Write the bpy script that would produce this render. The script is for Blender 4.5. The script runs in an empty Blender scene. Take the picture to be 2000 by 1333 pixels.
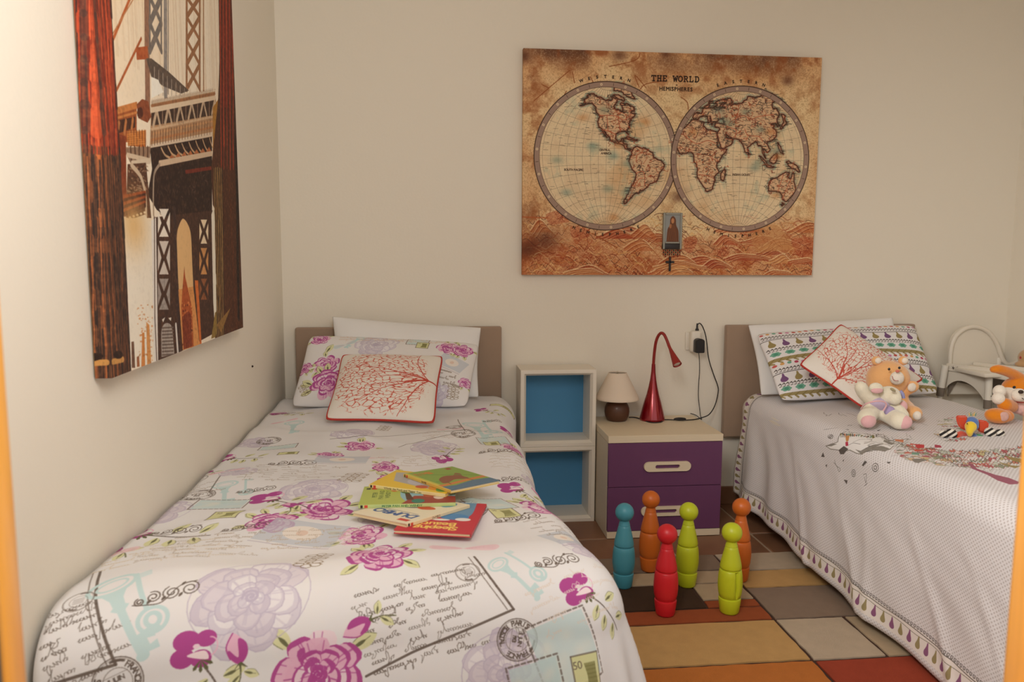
import bpy, bmesh, math, random
import numpy as np
from mathutils import Vector, Matrix, Euler
random.seed(7); np.random.seed(7)
SC = bpy.context.scene
COL = SC.collection
PI = math.pi

# ------------------------------------------------------------------ camera
FPX = 1500.0
PITCH, YAW, ROLL = [math.radians(a) for a in (6.38, 6.05, 0.22)]
CAM = np.array([0.659, -3.527, 1.208])
def _basis():
    cy, sy, cp, sp = math.cos(YAW), math.sin(YAW), math.cos(PITCH), math.sin(PITCH)
    f = np.array([sy*cp, cy*cp, -sp]); r = np.array([cy, -sy, 0.0]); u = np.cross(r, f)
    cr, sr = math.cos(ROLL), math.sin(ROLL)
    return cr*r + sr*u, -sr*r + cr*u, f
CR, CU, CF = _basis()
cam_d = bpy.data.cameras.new('camera'); cam = bpy.data.objects.new('camera', cam_d); COL.objects.link(cam)
cam_d.sensor_width = 36.0; cam_d.lens = 36.0*FPX/2000.0
cam_d.clip_start = 0.05
cam_d.dof.use_dof = True; cam_d.dof.focus_distance = 2.9; cam_d.dof.aperture_fstop = 5.6
cam.matrix_world = Matrix(((CR[0], CU[0], -CF[0], CAM[0]), (CR[1], CU[1], -CF[1], CAM[1]), (CR[2], CU[2], -CF[2], CAM[2]), (0, 0, 0, 1)))
SC.camera = cam

# ------------------------------------------------------------------ light and exposure
w = bpy.data.worlds.new('sky'); SC.world = w; w.use_nodes = True
bg = w.node_tree.nodes['Background']; bg.inputs[0].default_value = (1.0, 0.975, 0.93, 1); bg.inputs[1].default_value = 0.8
def area_light(name, loc, aim, sx, sy, energy, color):
    L = bpy.data.lights.new(name, 'AREA'); L.shape = 'RECTANGLE'; L.size = sx; L.size_y = sy; L.energy = energy; L.color = color
    o = bpy.data.objects.new(name, L); COL.objects.link(o); o.location = loc
    o.rotation_euler = (Vector(aim)-Vector(loc)).to_track_quat('-Z', 'Y').to_euler()
    return o
area_light('daylight', (0.80, -3.03, 1.95), (0.20, -2.55, 1.9), 0.7, 0.8, 15, (1.0, 0.975, 0.93))
area_light('daylight_right', (0.45, -3.05, 2.1), (3.4, -1.4, 0.5), 0.5, 0.8, 11, (1.0, 0.975, 0.93)).data.spread = 1.4
vs = SC.view_settings
SC.display_settings.display_device = 'sRGB'
vs.view_transform = 'Standard'; vs.look = 'None'; vs.gamma = 1.0; vs.use_curve_mapping = False
vs.exposure = 0.25

# ------------------------------------------------------------------ helpers: pixels to points
def ray(px, py):
    return CF + CR*((px-1000)/FPX) - CU*((py-666.5)/FPX)
def at(px, py, x=None, y=None, z=None):
    d = ray(px, py)
    t = (x-CAM[0])/d[0] if x is not None else (y-CAM[1])/d[1] if y is not None else (z-CAM[2])/d[2]
    return CAM + d*t
def proj(p):
    v = np.asarray(p, float)-CAM; zz = v@CF
    return np.stack([1000+FPX*(v@CR)/zz, 666.5-FPX*(v@CU)/zz], -1)

# ------------------------------------------------------------------ helpers: materials
def lin(c):
    return tuple(((v/12.92) if v <= 0.04045 else ((v+0.055)/1.055)**2.4) for v in [x/255.0 for x in c[:3]])
MATS = {}
def mat(name, c, rough=0.6, bump=0.0, bscale=200.0, var=0.0, vscale=6.0, metal=0.0, coat=0.0, spec=0.4, sheen=0.0, stretch=None, trans=0.0):
    if name in MATS: return MATS[name]
    m = bpy.data.materials.new(name); m.use_nodes = True; nt = m.node_tree; b = nt.nodes['Principled BSDF']
    L = lin(c)
    b.inputs['Base Color'].default_value = (*L, 1); b.inputs['Roughness'].default_value = rough
    b.inputs['Metallic'].default_value = metal; b.inputs['Specular IOR Level'].default_value = spec
    if coat: b.inputs['Coat Weight'].default_value = coat; b.inputs['Coat Roughness'].default_value = 0.08
    if sheen: b.inputs['Sheen Weight'].default_value = sheen
    if trans: b.inputs['Transmission Weight'].default_value = trans
    tc = nt.nodes.new('ShaderNodeTexCoord')
    vec = tc.outputs['Object']
    if stretch:
        mp = nt.nodes.new('ShaderNodeMapping'); mp.inputs['Scale'].default_value = stretch
        nt.links.new(vec, mp.inputs[0]); vec = mp.outputs[0]
    if var:
        n = nt.nodes.new('ShaderNodeTexNoise'); n.inputs['Scale'].default_value = vscale; n.inputs['Detail'].default_value = 6
        nt.links.new(vec, n.inputs['Vector'])
        mx = nt.nodes.new('ShaderNodeMix'); mx.data_type = 'RGBA'
        mx.inputs[6].default_value = (*[min(1, v*(1-var)) for v in L], 1); mx.inputs[7].default_value = (*[min(1, v*(1+var)) for v in L], 1)
        nt.links.new(n.outputs['Fac'], mx.inputs[0]); nt.links.new(mx.outputs[2], b.inputs['Base Color'])
    if bump:
        n2 = nt.nodes.new('ShaderNodeTexNoise'); n2.inputs['Scale'].default_value = bscale; n2.inputs['Detail'].default_value = 3
        nt.links.new(vec, n2.inputs['Vector'])
        bp = nt.nodes.new('ShaderNodeBump'); bp.inputs['Strength'].default_value = bump; bp.inputs['Distance'].default_value = 0.002
        nt.links.new(n2.outputs['Fac'], bp.inputs['Height']); nt.links.new(bp.outputs[0], b.inputs['Normal'])
    MATS[name] = m
    return m
def art_mat(name, art, rough=0.8, weave=0.0, wscale=900.0, spec=0.3, sheen=0.0):
    """printed cloth / paper: the print is drawn in this script into a picture buffer"""
    H, W, _ = art.a.shape
    im = bpy.data.images.new(name, W, H)
    px = np.ones((H, W, 4), np.float32); px[..., :3] = np.clip(art.a, 0, 1)
    im.pixels.foreach_set(px.ravel()); im.update(); im.pack()
    m = bpy.data.materials.new(name); m.use_nodes = True; nt = m.node_tree; b = nt.nodes['Principled BSDF']
    t = nt.nodes.new('ShaderNodeTexImage'); t.image = im; t.extension = 'EXTEND'
    nt.links.new(t.outputs[0], b.inputs['Base Color'])
    b.inputs['Roughness'].default_value = rough; b.inputs['Specular IOR Level'].default_value = spec
    if sheen: b.inputs['Sheen Weight'].default_value = sheen
    if weave:
        tc = nt.nodes.new('ShaderNodeTexCoord'); n2 = nt.nodes.new('ShaderNodeTexNoise'); n2.inputs['Scale'].default_value = wscale
        nt.links.new(tc.outputs['Object'], n2.inputs['Vector'])
        bp = nt.nodes.new('ShaderNodeBump'); bp.inputs['Strength'].default_value = weave; bp.inputs['Distance'].default_value = 0.001
        nt.links.new(n2.outputs['Fac'], bp.inputs['Height']); nt.links.new(bp.outputs[0], b.inputs['Normal'])
    return m

# ------------------------------------------------------------------ helpers: objects
def tag(o, label=None, cat=None, group=None, kind=None):
    if label: o['label'] = label
    if cat: o['category'] = cat
    if group: o['group'] = group
    if kind: o['kind'] = kind
    return o
def thing(name, label, cat, loc=(0, 0, 0), group=None):
    o = bpy.data.objects.new(name, None); COL.objects.link(o); o.location = loc; o.empty_display_size = 0.05
    return tag(o, label, cat, group)
def wpos(o):
    p = Vector((0, 0, 0))
    while o is not None: p += Vector(o.location); o = o.parent
    return p
def put(name, me, m, parent=None, smooth=None):
    """link mesh given in world coordinates as one object; keeps it in place under its parent"""
    o = bpy.data.objects.new(name, me); COL.objects.link(o)
    if m is not None:
        for mm in (m if isinstance(m, (list, tuple)) else [m]): me.materials.append(mm)
    if parent is not None:
        off = wpos(parent); o.parent = parent
        me.transform(Matrix.Translation(-off))
    if smooth is not None:
        for p in me.polygons: p.use_smooth = True
        if smooth < 180:
            me.set_sharp_from_angle(angle=math.radians(smooth))
    return o
def own(o):
    """move a top-level mesh's origin to the middle of its base"""
    me = o.data; co = np.empty(len(me.vertices)*3, np.float32); me.vertices.foreach_get('co', co); co = co.reshape(-1, 3)
    c = Vector(((co[:, 0].min()+co[:, 0].max())/2, (co[:, 1].min()+co[:, 1].max())/2, co[:, 2].min()))
    me.transform(Matrix.Translation(-c)); o.location = c
    return o
def bmesh_obj(name, bm, m, parent=None, smooth=None):
    me = bpy.data.meshes.new(name); bmesh.ops.recalc_face_normals(bm, faces=bm.faces); bm.to_mesh(me); bm.free()
    return put(name, me, m, parent, smooth)
def add_box(bm, x0, x1, y0, y1, z0, z1, bev=0.0, seg=2, rot=None):
    b = bmesh.new(); bmesh.ops.create_cube(b, size=1.0)
    for v in b.verts: v.co = Vector(((x0+x1)/2+v.co.x*(x1-x0), (y0+y1)/2+v.co.y*(y1-y0), (z0+z1)/2+v.co.z*(z1-z0)))
    if bev: bmesh.ops.bevel(b, geom=list(b.edges), offset=bev, segments=seg, affect='EDGES', profile=0.5)
    if rot is not None: b.transform(rot)
    merge(bm, b)
def merge(bm, b):
    me = bpy.data.meshes.new('tmp'); b.to_mesh(me); b.free(); bm.from_mesh(me); bpy.data.meshes.remove(me)
def box(name, x0, x1, y0, y1, z0, z1, m, parent=None, bev=0.0, seg=2, rot=None):
    bm = bmesh.new(); add_box(bm, x0, x1, y0, y1, z0, z1, bev, seg, rot)
    return bmesh_obj(name, bm, m, parent, 40 if bev else None)
def mesh_obj(name, verts, faces, m, parent=None, smooth=None, uvs=None):
    me = bpy.data.meshes.new(name); me.from_pydata([tuple(map(float, v)) for v in verts], [], faces)
    if uvs is not None:
        ul = me.uv_layers.new(name='UVMap'); idx = np.empty(len(me.loops), np.int32); me.loops.foreach_get('vertex_index', idx)
        ul.data.foreach_set('uv', np.asarray(uvs, np.float32)[idx].ravel())
    me.update()
    return put(name, me, m, parent, smooth)
def prism(bm, pts, axis, a, b_):
    """extrude a 2-D outline (list of (p,q)) along an axis from a to b"""
    def mk(p, q, t): return {'x': (t, p, q), 'y': (p, t, q), 'z': (p, q, t)}[axis]
    v0 = [bm.verts.new(mk(p, q, a)) for p, q in pts]; v1 = [bm.verts.new(mk(p, q, b_)) for p, q in pts]
    n = len(pts); bm.faces.new(v0); bm.faces.new(v1[::-1])
    for i in range(n): bm.faces.new((v0[i], v1[i], v1[(i+1) % n], v0[(i+1) % n]))
def spline(P, n=8, closed=False):
    P = np.asarray(P, float); N = len(P); out = []
    for i in range(N if closed else N-1):
        if closed: p0, p1, p2, p3 = P[(i-1) % N], P[i], P[(i+1) % N], P[(i+2) % N]
        else: p0, p1, p2, p3 = P[max(i-1, 0)], P[i], P[i+1], P[min(i+2, N-1)]
        for k in range(n):
            t = k/n
            out.append(0.5*((2*p1)+(-p0+p2)*t+(2*p0-5*p1+4*p2-p3)*t*t+(-p0+3*p1-3*p2+p3)*t**3))
    if not closed: out.append(P[-1])
    return np.array(out)
def add_tube(bm, pts, rad, n=8, cap=True, closed=False):
    pts = np.asarray(pts, float); N = len(pts)
    rad = np.full(N, rad) if np.isscalar(rad) else np.asarray(rad, float)
    rings = []; prev = None
    for i in range(N):
        if closed: t = pts[(i+1) % N]-pts[i-1]
        else: t = pts[min(i+1, N-1)]-pts[max(i-1, 0)]
        t = t/(np.linalg.norm(t)+1e-12)
        if prev is None:
            a = np.cross(t, [0, 0, 1.0]);
            if np.linalg.norm(a) < 1e-3: a = np.cross(t, [0, 1.0, 0])
        else: a = prev-t*(prev@t)
        a = a/np.linalg.norm(a); prev = a; b = np.cross(t, a)
        rings.append([bm.verts.new(pts[i]+rad[i]*(math.cos(2*PI*k/n)*a+math.sin(2*PI*k/n)*b)) for k in range(n)])
    for i in range(N if closed else N-1):
        A, B = rings[i], rings[(i+1) % N]
        for k in range(n): bm.faces.new((A[k], A[(k+1) % n], B[(k+1) % n], B[k]))
    if cap and not closed: bm.faces.new(rings[0][::-1]); bm.faces.new(rings[-1])
def tube(name, pts, rad, m, parent=None, n=8, closed=False):
    bm = bmesh.new(); add_tube(bm, pts, rad, n, True, closed)
    return bmesh_obj(name, bm, m, parent, 60)
def add_lathe(bm, prof, c=(0, 0, 0), n=32, M=None):
    rings = []
    for r, z in prof:
        rings.append([bm.verts.new((c[0]+r*math.cos(2*PI*k/n), c[1]+r*math.sin(2*PI*k/n), c[2]+z)) for k in range(n)])
    fs = []
    for A, B in zip(rings, rings[1:]):
        for k in range(n): bm.faces.new((A[k], A[(k+1) % n], B[(k+1) % n], B[k]))
    if prof[0][0] > 1e-6: bm.faces.new(rings[0][::-1])
    if prof[-1][0] > 1e-6: bm.faces.new(rings[-1])
    bmesh.ops.remove_doubles(bm, verts=bm.verts, dist=1e-6)
    if M is not None: bm.transform(M)
def lathe(name, prof, m, parent=None, c=(0, 0, 0), n=32, smooth=35, M=None):
    bm = bmesh.new(); add_lathe(bm, prof, c, n, M)
    return bmesh_obj(name, bm, m, parent, smooth)
def add_ell(bm, c, r, rot=(0, 0, 0), sub=3):
    b = bmesh.new(); bmesh.ops.create_icosphere(b, subdivisions=sub, radius=1.0)
    M = Matrix.Translation(Vector(c)) @ Euler(rot).to_matrix().to_4x4() @ Matrix.Diagonal((*r, 1))
    b.transform(M); merge(bm, b)
def ell(name, c, r, m, parent=None, rot=(0, 0, 0), sub=3):
    bm = bmesh.new(); add_ell(bm, c, r, rot, sub)
    return bmesh_obj(name, bm, m, parent, 180)

# ------------------------------------------------------------------ drawing the prints
class Art:
    def __init__(s, w_m, h_m, ppm, bg):
        s.W, s.H, s.k = int(w_m*ppm), int(h_m*ppm), ppm
        s.a = np.empty((s.H, s.W, 3), np.float32); s.a[:] = np.array(bg, np.float32)/255
        s.base = lambda P: P; s.st = []
    def X(s, P):
        P = np.asarray(P, float).reshape(-1, 2)
        for M in reversed(s.st): P = P@M[:, :2].T+M[:, 2]
        return s.base(P)*s.k
    def push(s, x, y, rot=0, sx=1.0, sy=None):
        sy = sx if sy is None else sy; c, n = math.cos(rot), math.sin(rot)
        s.st.append(np.array([[c*sx, -n*sy, x], [n*sx, c*sy, y]])); return s
    def pop(s): s.st.pop()
    def sc(s):
        k = 1.0
        for M in s.st: k *= math.sqrt(abs(M[0, 0]*M[1, 1]-M[0, 1]*M[1, 0]))
        return k
    def blend(s, x0, y0, cov, c, al):
        h, w = cov.shape; v = s.a[y0:y0+h, x0:x0+w]; cov = (cov*al)[..., None]
        v += (np.array(c, np.float32)/255-v)*cov
    def poly(s, P, c, al=1.0, raw=False):
        Q = np.asarray(P, float)*1.0 if raw else s.X(P)
        x0, y0 = np.floor(Q.min(0)).astype(int)-1; x1, y1 = np.ceil(Q.max(0)).astype(int)+1
        x0, y0, x1, y1 = max(x0, 0), max(y0, 0), min(x1, s.W), min(y1, s.H)
        if x1 <= x0 or y1 <= y0: return
        ss = 2
        xs = (np.arange((x1-x0)*ss)+.5)/ss+x0; ys = (np.arange((y1-y0)*ss)+.5)/ss+y0
        ins = np.zeros((len(ys), len(xs)), bool); n = len(Q)
        for i in range(n):
            ax, ay = Q[i]; bx, by = Q[(i+1) % n]
            if ay == by: continue
            lo, hi = np.searchsorted(ys, (min(ay, by), max(ay, by)))
            if hi <= lo: continue
            xc = ax+(ys[lo:hi]-ay)*(bx-ax)/(by-ay)
            ins[lo:hi] ^= xs[None, :] < xc[:, None]
        s.blend(x0, y0, ins.reshape(y1-y0, ss, x1-x0, ss).mean((1, 3)).astype(np.float32), c, al)
    def line(s, P, wd, c, al=1.0, closed=False):
        Q = s.X(P); hw = np.broadcast_to(np.asarray(wd, float)*s.k*s.sc()/2, (len(Q),))
        if closed: Q = np.vstack([Q, Q[:1]]); hw = np.append(hw, hw[0])
        for i in range(len(Q)-1):
            a, b = Q[i], Q[i+1]; h = max(hw[i], .35); g = min(1.0, hw[i]/.35)
            x0, y0 = np.floor(np.minimum(a, b)-h-1).astype(int); x1, y1 = np.ceil(np.maximum(a, b)+h+2).astype(int)
            x0, y0, x1, y1 = max(x0, 0), max(y0, 0), min(x1, s.W), min(y1, s.H)
            if x1 <= x0 or y1 <= y0: continue
            X = np.arange(x0, x1)+.5-a[0]; Y = (np.arange(y0, y1)+.5-a[1])[:, None]; d = b-a; L = d@d+1e-9
            t = np.clip((X*d[0]+Y*d[1])/L, 0, 1)
            dist = np.sqrt((X-t*d[0])**2+(Y-t*d[1])**2)
            s.blend(x0, y0, np.clip(h+.5-dist, 0, 1).astype(np.float32), c, al*g)
    def circ(s, x, y, rx, ry, c, al=1.0, n=24, rot=0):
        t = np.arange(n)*2*PI/n; p = np.stack([rx*np.cos(t), ry*np.sin(t)], 1); ca, sa = math.cos(rot), math.sin(rot)
        s.poly(p@np.array([[ca, sa], [-sa, ca]])+[x, y], c, al)
    def ring(s, x, y, rx, ry, wd, c, al=1.0, n=32, a0=0, a1=2*PI):
        t = np.linspace(a0, a1, n+1); s.line(np.stack([x+rx*np.cos(t), y+ry*np.sin(t)], 1), wd, c, al)
    def soft(s, x, y, rx, ry, c, al=1.0):
        q = s.X([[x, y]])[0]; k = s.k*s.sc(); rx *= k; ry *= k
        x0, y0, x1, y1 = [int(v) for v in (max(q[0]-2.5*rx, 0), max(q[1]-2.5*ry, 0), min(q[0]+2.5*rx, s.W), min(q[1]+2.5*ry, s.H))]
        if x1 <= x0 or y1 <= y0: return
        X = (np.arange(x0, x1)-q[0])/rx; Y = (np.arange(y0, y1)-q[1])[:, None]/ry
        s.blend(x0, y0, np.exp(-(X*X+Y*Y)).astype(np.float32), c, al)
    def text(s, t, x, y, h, c, al=1.0, anchor=0.5, rot=0, gap=0.08, bold=0.0):
        wds = [glyph(ch)[1]+gap for ch in t]; tot = sum(wds)
        s.push(x, y, rot, h); cx = -tot*anchor
        for ch, wd in zip(t, wds):
            s.push(cx, 0); 
            for pg in glyph(ch)[0]:
                s.poly(pg, c, al)
                if bold: s.line(pg, bold, c, al, True)
            s.pop(); cx += wd
        s.pop()
    def arc_text(s, t, cx, cy, r, a_mid, step, h, c, inside=False, bold=0.0):
        n = len(t)
        for i, ch in enumerate(t):
            if inside: a = a_mid+(i-(n-1)/2)*step; s.text(ch, cx+r*math.cos(a), cy+r*math.sin(a), h, c, rot=a+PI/2, bold=bold)
            else: a = a_mid-(i-(n-1)/2)*step; s.text(ch, cx+r*math.cos(a), cy+r*math.sin(a), h, c, rot=a-PI/2, bold=bold)
GL = {}
def glyph(ch):
    if ch in GL: return GL[ch]
    if ch == ' ': GL[ch] = ([], 0.35); return GL[ch]
    cu = bpy.data.curves.new('g', 'FONT'); cu.body = ch; cu.resolution_u = 3; o = bpy.data.objects.new('g', cu)
    me = o.to_mesh(); V = np.array([v.co[:2] for v in me.vertices]); ps = [V[list(p.vertices)] for p in me.polygons]
    x0 = V[:, 0].min(); wd = V[:, 0].max()-x0; k = 1/0.69
    ps = [(p-[x0, 0])*k for p in ps]
    # one outline per letter keeps the drawing quick: triangles joined
    o.to_mesh_clear(); bpy.data.objects.remove(o); bpy.data.curves.remove(cu)
    GL[ch] = (ps, wd*k); return GL[ch]
def vnoise(h, w, cell, seed, octv=4):
    r = np.random.RandomState(seed); out = np.zeros((h, w), np.float32); amp = 1.0; tot = 0
    for _ in range(octv):
        gh, gw = int(h/cell)+3, int(w/cell)+3; g = r.rand(gh, gw).astype(np.float32)
        y = np.arange(h)/cell; x = np.arange(w)/cell; yi = y.astype(int); xi = x.astype(int)
        fy = (y-yi); fx = (x-xi); fy = (fy*fy*(3-2*fy))[:, None].astype(np.float32); fx = (fx*fx*(3-2*fx))[None].astype(np.float32)
        a = g[yi][:, xi]; b = g[yi][:, xi+1]; c = g[yi+1][:, xi]; d = g[yi+1][:, xi+1]
        out += amp*((a*(1-fx)+b*fx)*(1-fy)+(c*(1-fx)+d*fx)*fy); tot += amp; amp *= .55; cell = max(cell/2, 1.01)
    return out/tot

# ================================================================== SETTING
WALL = mat('wall_paint', (237, 229, 214), 0.85, bump=0.25, bscale=90)
RX, RZ, FY = 3.505, 2.72, -2.95
def structure(name, bm, m, smooth=None):
    o = bmesh_obj(name, bm, m, None, smooth); o['kind'] = 'structure'; return o
def sbox(name, *a, m=WALL):
    bm = bmesh.new(); add_box(bm, *a); return structure(name, bm, m)
TERRA = mat('terracotta', (134, 95, 70), 0.45, bump=0.3, bscale=60, var=0.32, vscale=5)
GROUT = mat('grout', (172, 150, 128), 0.9, bump=0.3, bscale=200)
floor = sbox('floor', -0.15, RX+.15, FY-.1, 0.15, -0.12, -0.004, m=GROUT)
sbox('wall_back', -0.15, RX+.15, 0.0, 0.15, -0.004, RZ)
sbox('wall_left', -0.15, 0.0, FY, 0.0, -0.004, RZ)
sbox('wall_right', RX, RX+.15, FY, 0.0, -0.004, RZ)
sbox('ceiling', -0.15, RX+.15, FY-.1, 0.15, RZ, RZ+.12)
WX0, WX1, WZ0, WZ1 = 0.2, 3.30, 0.70, 2.45
bm = bmesh.new()
add_box(bm, -0.15, WX0, FY-.1, FY, -.004, RZ); add_box(bm, WX1, RX+.15, FY-.1, FY, -.004, RZ)
add_box(bm, WX0, WX1, FY-.1, FY, -.004, WZ0); add_box(bm, WX0, WX1, FY-.1, FY, WZ1, RZ)
structure('wall_front', bm, WALL)
TS = 0.405
me0 = None
for i in range(6):
    for j in range(7):
        x0, y1 = 0.425+TS*i, -TS*j-.005
        if me0 is None:
            t = box('floor_tile', x0+.005, x0+TS-.005, y1-TS+.01, y1, -.012, 0.0, TERRA, floor, bev=.003, seg=1); me0 = t.data; t0 = t
            t.location = (0, 0, 0)
        else:
            t = bpy.data.objects.new('floor_tile', me0); COL.objects.link(t); t.parent = floor; t.location = (TS*i, -TS*j, random.uniform(-.001, .0005))
sk = sbox('baseboard_back', 0.0, RX, -0.006, -0.0, 0.0, 0.088, m=GROUT)
me1 = None
for i in range(9):
    if me1 is None:
        t = box('skirting_tile', 0.02, 0.02+TS-.006, -.014, -.004, 0.0, 0.09, TERRA, sk, bev=.003, seg=1); me1 = t.data
    elif 0.02+TS*(i+1) < RX:
        t = bpy.data.objects.new('skirting_tile', me1); COL.objects.link(t); t.parent = sk; t.location = (TS*i, 0, 0)
# window the picture is taken through: orange wood posts, both sashes out of the way
WOOD = mat('honey_wood', (240, 170, 74), 0.35, bump=0.15, bscale=30, var=0.18, vscale=10, stretch=(12, 12, 1), coat=.3)
GASK = mat('grey_gasket', (92, 84, 76), 0.6)
win = bpy.data.objects.new('window_1', None); COL.objects.link(win); win['kind'] = 'structure'; win.location = (1.3, FY, WZ0)
bm = bmesh.new(); add_box(bm, WX0, .306, -2.882, -2.85, WZ0, WZ1, .005); add_box(bm, WX0, .306, -2.99, -2.894, WZ0, WZ1, .005)
bmesh_obj('left_jamb', bm, WOOD, win, 40)
box('gasket', WX0, .302, -2.894, -2.882, WZ0, WZ1, GASK, win)
bm = bmesh.new(); add_box(bm, 1.227, 1.292, -2.905, -2.85, .766, WZ1-.07, .008, 3); add_box(bm, 1.243, 1.281, -2.93, -2.90, .766, WZ1-.07, .008, 3)
bmesh_obj('mullion', bm, WOOD, win, 40)
box('right_jamb', WX1-.1, WX1, -2.99, -2.85, WZ0, WZ1, WOOD, win, bev=.006)
box('head_rail', .306, WX1-.1, -2.99, -2.85, WZ1-.07, WZ1, WOOD, win, bev=.006)
box('sill', .306, WX1-.1, -3.02, -2.865, WZ0, .764, mat('sill_wood', (226, 168, 96), .4, var=.15, vscale=8, stretch=(1, 12, 12)), win, bev=.006)
nl = ell('nail', at(493, 716, x=.002), (.004, .004, .004), mat('dark_metal', (50, 42, 36), .5, metal=.6), sub=2)
own(nl); tag(nl, 'tiny dark nail head in left wall between bridge picture and headboard', 'nail')

# ================================================================== WORLD MAP CANVAS
MY = -0.035
mx0, mx1 = at(1021, 316, y=MY)[0], at(1596, 316, y=MY)[0]
mz0, mz1 = at(1300, 537.5, y=MY)[2], at(1300, 103, y=MY)[2]
def vat(P, **k):
    return np.array([at(p[0], p[1], **k) for p in np.asarray(P).reshape(-1, 2)])
def px_map(P):
    q = vat(P, y=MY); return np.stack([q[:, 0]-mx0, q[:, 2]-mz0], 1)
mw, mh = mx1-mx0, mz1-mz0
A = Art(mw, mh, 1150, (238, 210, 162)); WM = A
H, W = A.H, A.W
n1 = vnoise(H, W, 260, 1, 6); n2 = vnoise(H, W, 60, 2, 5); n3 = vnoise(H, W, 5, 3, 2)
yy = np.linspace(0, 1, H)[:, None]; xx = np.linspace(0, 1, W)[None]
def mixc(cov, c): A.a += (np.array(c, np.float32)/255-A.a)*np.clip(cov, 0, 1)[..., None].astype(np.float32)
edge = np.maximum(np.clip((yy-.80)/.2, 0, 1), np.clip((.13-xx)/.13, 0, 1)*.9); edge = np.maximum(edge, np.clip((xx-.95)/.05, 0, 1)*.45)
mixc(edge*(0.30+1.2*(n1-.3))+.22*(n2-.35), (198, 122, 70))
mixc(np.clip((edge*1.15-.55)*2, 0, 1)*np.clip((n1-.47)*4, 0, 1), (98, 66, 52))
mixc(np.clip((n1-.60)*3, 0, 1)*.4, (186, 120, 62)); mixc(np.clip((n1-.35)*-4, 0, 1)*.5, (240, 212, 158))
sea = np.clip((.25+.05*np.sin(xx*9)-yy)/.16, 0, 1)*np.clip(.55+.75*(n2-.3), 0, 1)
mixc(sea*.85, (182, 84, 40)); mixc(np.clip(sea-.35, 0, 1)*np.clip((n1-.5)*5, 0, 1), (150, 48, 30))
mixc((n3-.5)*.8, (120, 70, 40)); mixc((.5-n3)*.8, (250, 226, 180)); mixc(np.clip((n2-.52)*5, 0, 1)*(.25+.5*edge), (150, 84, 46))
rs = np.random.RandomState(5)
for i in range(900):                                     # breaking waves engraved along the foot
    x, y = rs.rand()*mw, (rs.rand()**1.4)*.27*mh
    L = .02+.06*rs.rand(); t = np.linspace(0, 1, 9); a = rs.uniform(-.5, .6)
    p = np.stack([x+L*t*math.cos(a), y+L*t*math.sin(a)+.010*np.sin(t*PI*rs.uniform(1, 2.4)+rs.rand())], 1)
    c = [(132, 50, 28), (240, 206, 150), (196, 116, 62), (92, 48, 34), (228, 178, 110), (168, 62, 34)][rs.randint(6)]
    A.line(p, rs.uniform(.0012, .0032), c, .65)
for i in range(26):                                      # heavier swells
    x, y, L, hh = rs.rand()*mw, rs.rand()**1.3*.21*mh, rs.uniform(.10, .26), rs.uniform(.018, .05)
    t = np.linspace(0, 1, 12); sk = rs.uniform(-.3, .3); top = np.stack([x+L*t, y+hh*np.sin(t*PI)**1.3+.004*np.sin(t*9+i)+sk*hh*t], 1)
    A.poly(np.vstack([top, [(x+L, y-.01), (x, y-.01)]]), [(176, 70, 42), (196, 104, 58), (150, 52, 36), (226, 170, 108)][i % 4], .5)
    for q in range(9): A.line(top*[1, 1]+[.004*q, -hh*.10*q], .0022, [(242, 208, 156), (120, 44, 28), (206, 128, 74)][q % 3], .6)
    A.line(top+[0, .003], .0028, (244, 216, 168), .7)
A.base = px_map
for P in ([(1066, 420), (1085, 412), (1098, 405), (1108, 418), (1112, 432), (1098, 436), (1075, 438)], [(1115, 442), (1140, 446), (1152, 452), (1150, 462), (1136, 468), (1125, 478), (1116, 460)],
          [(1334, 470), (1350, 462), (1362, 468), (1352, 492), (1340, 492)], [(1405, 486), (1415, 482), (1425, 488), (1420, 500), (1402, 500)], [(1545, 470), (1566, 464), (1586, 466), (1584, 498), (1560, 500)]):
    A.poly(spline(P, 5, True), (186, 92, 58), .5)
    q_ = np.array(P)
    for i in range(40): p_ = q_[rs.randint(len(q_))]*.5+q_.mean(0)*.5+rs.normal(0, 4, 2); A.line([p_, p_+rs.normal(0, 7, 2)], .0022, [(140, 44, 30), (232, 184, 130), (116, 50, 34)][i % 3], .6)
A.poly(spline([(1468, 472), (1474, 450), (1494, 440), (1518, 441), (1532, 455), (1543, 470), (1540, 486), (1500, 492), (1480, 494)], 5, True), (206, 146, 92), .6)
for i in range(60):
    x, y = rs.uniform(1470, 1540), rs.uniform(444, 490); A.line([(x, y), (x+rs.uniform(-10, 10), y+rs.uniform(2, 10))], .002, (166, 84, 46), .5)
A.line([(1156, 456), (1205, 484)], .004, (160, 84, 46)); A.line([(1052, 410), (1054, 446)], .002, (110, 60, 40)); A.line([(1020, 424), (1070, 426)], .006, (182, 92, 54), .7)
A.line([(1080, 404), (1085, 380)], .002, (120, 66, 40))
for (x, y, r) in ((1065, 470, 26), (1030, 488, 22), (1325, 385, 14), (1340, 372, 10), (1025, 110, 16), (1210, 108, 14), (1300, 106, 10), (1538, 158, 12)):
    A.soft(x, y, r*.0024 if False else .0, 0, (0, 0, 0)) if False else None
    q = px_map([(x, y)])[0]; b_ = A.base; A.base = lambda P: P; A.soft(q[0], q[1], r*.0024, r*.0018, (84, 46, 34), .62); A.base = b_
for P in ([(1043, 197), (1072, 172), (1112, 138)], [(1072, 172), (1058, 165)], [(1250, 175), (1262, 164), (1298, 158)], [(1262, 172), (1240, 147), (1248, 170)], [(1153, 150), (1158, 160)], [(1118, 140), (1122, 162)], [(1100, 190), (1106, 178)], [(1330, 190), (1342, 200), (1344, 215)], [(1190, 130), (1240, 118), (1250, 104)]):
    A.line(spline(P, 4), .004, (146, 78, 42), .75)
A.base = lambda P: P
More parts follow.
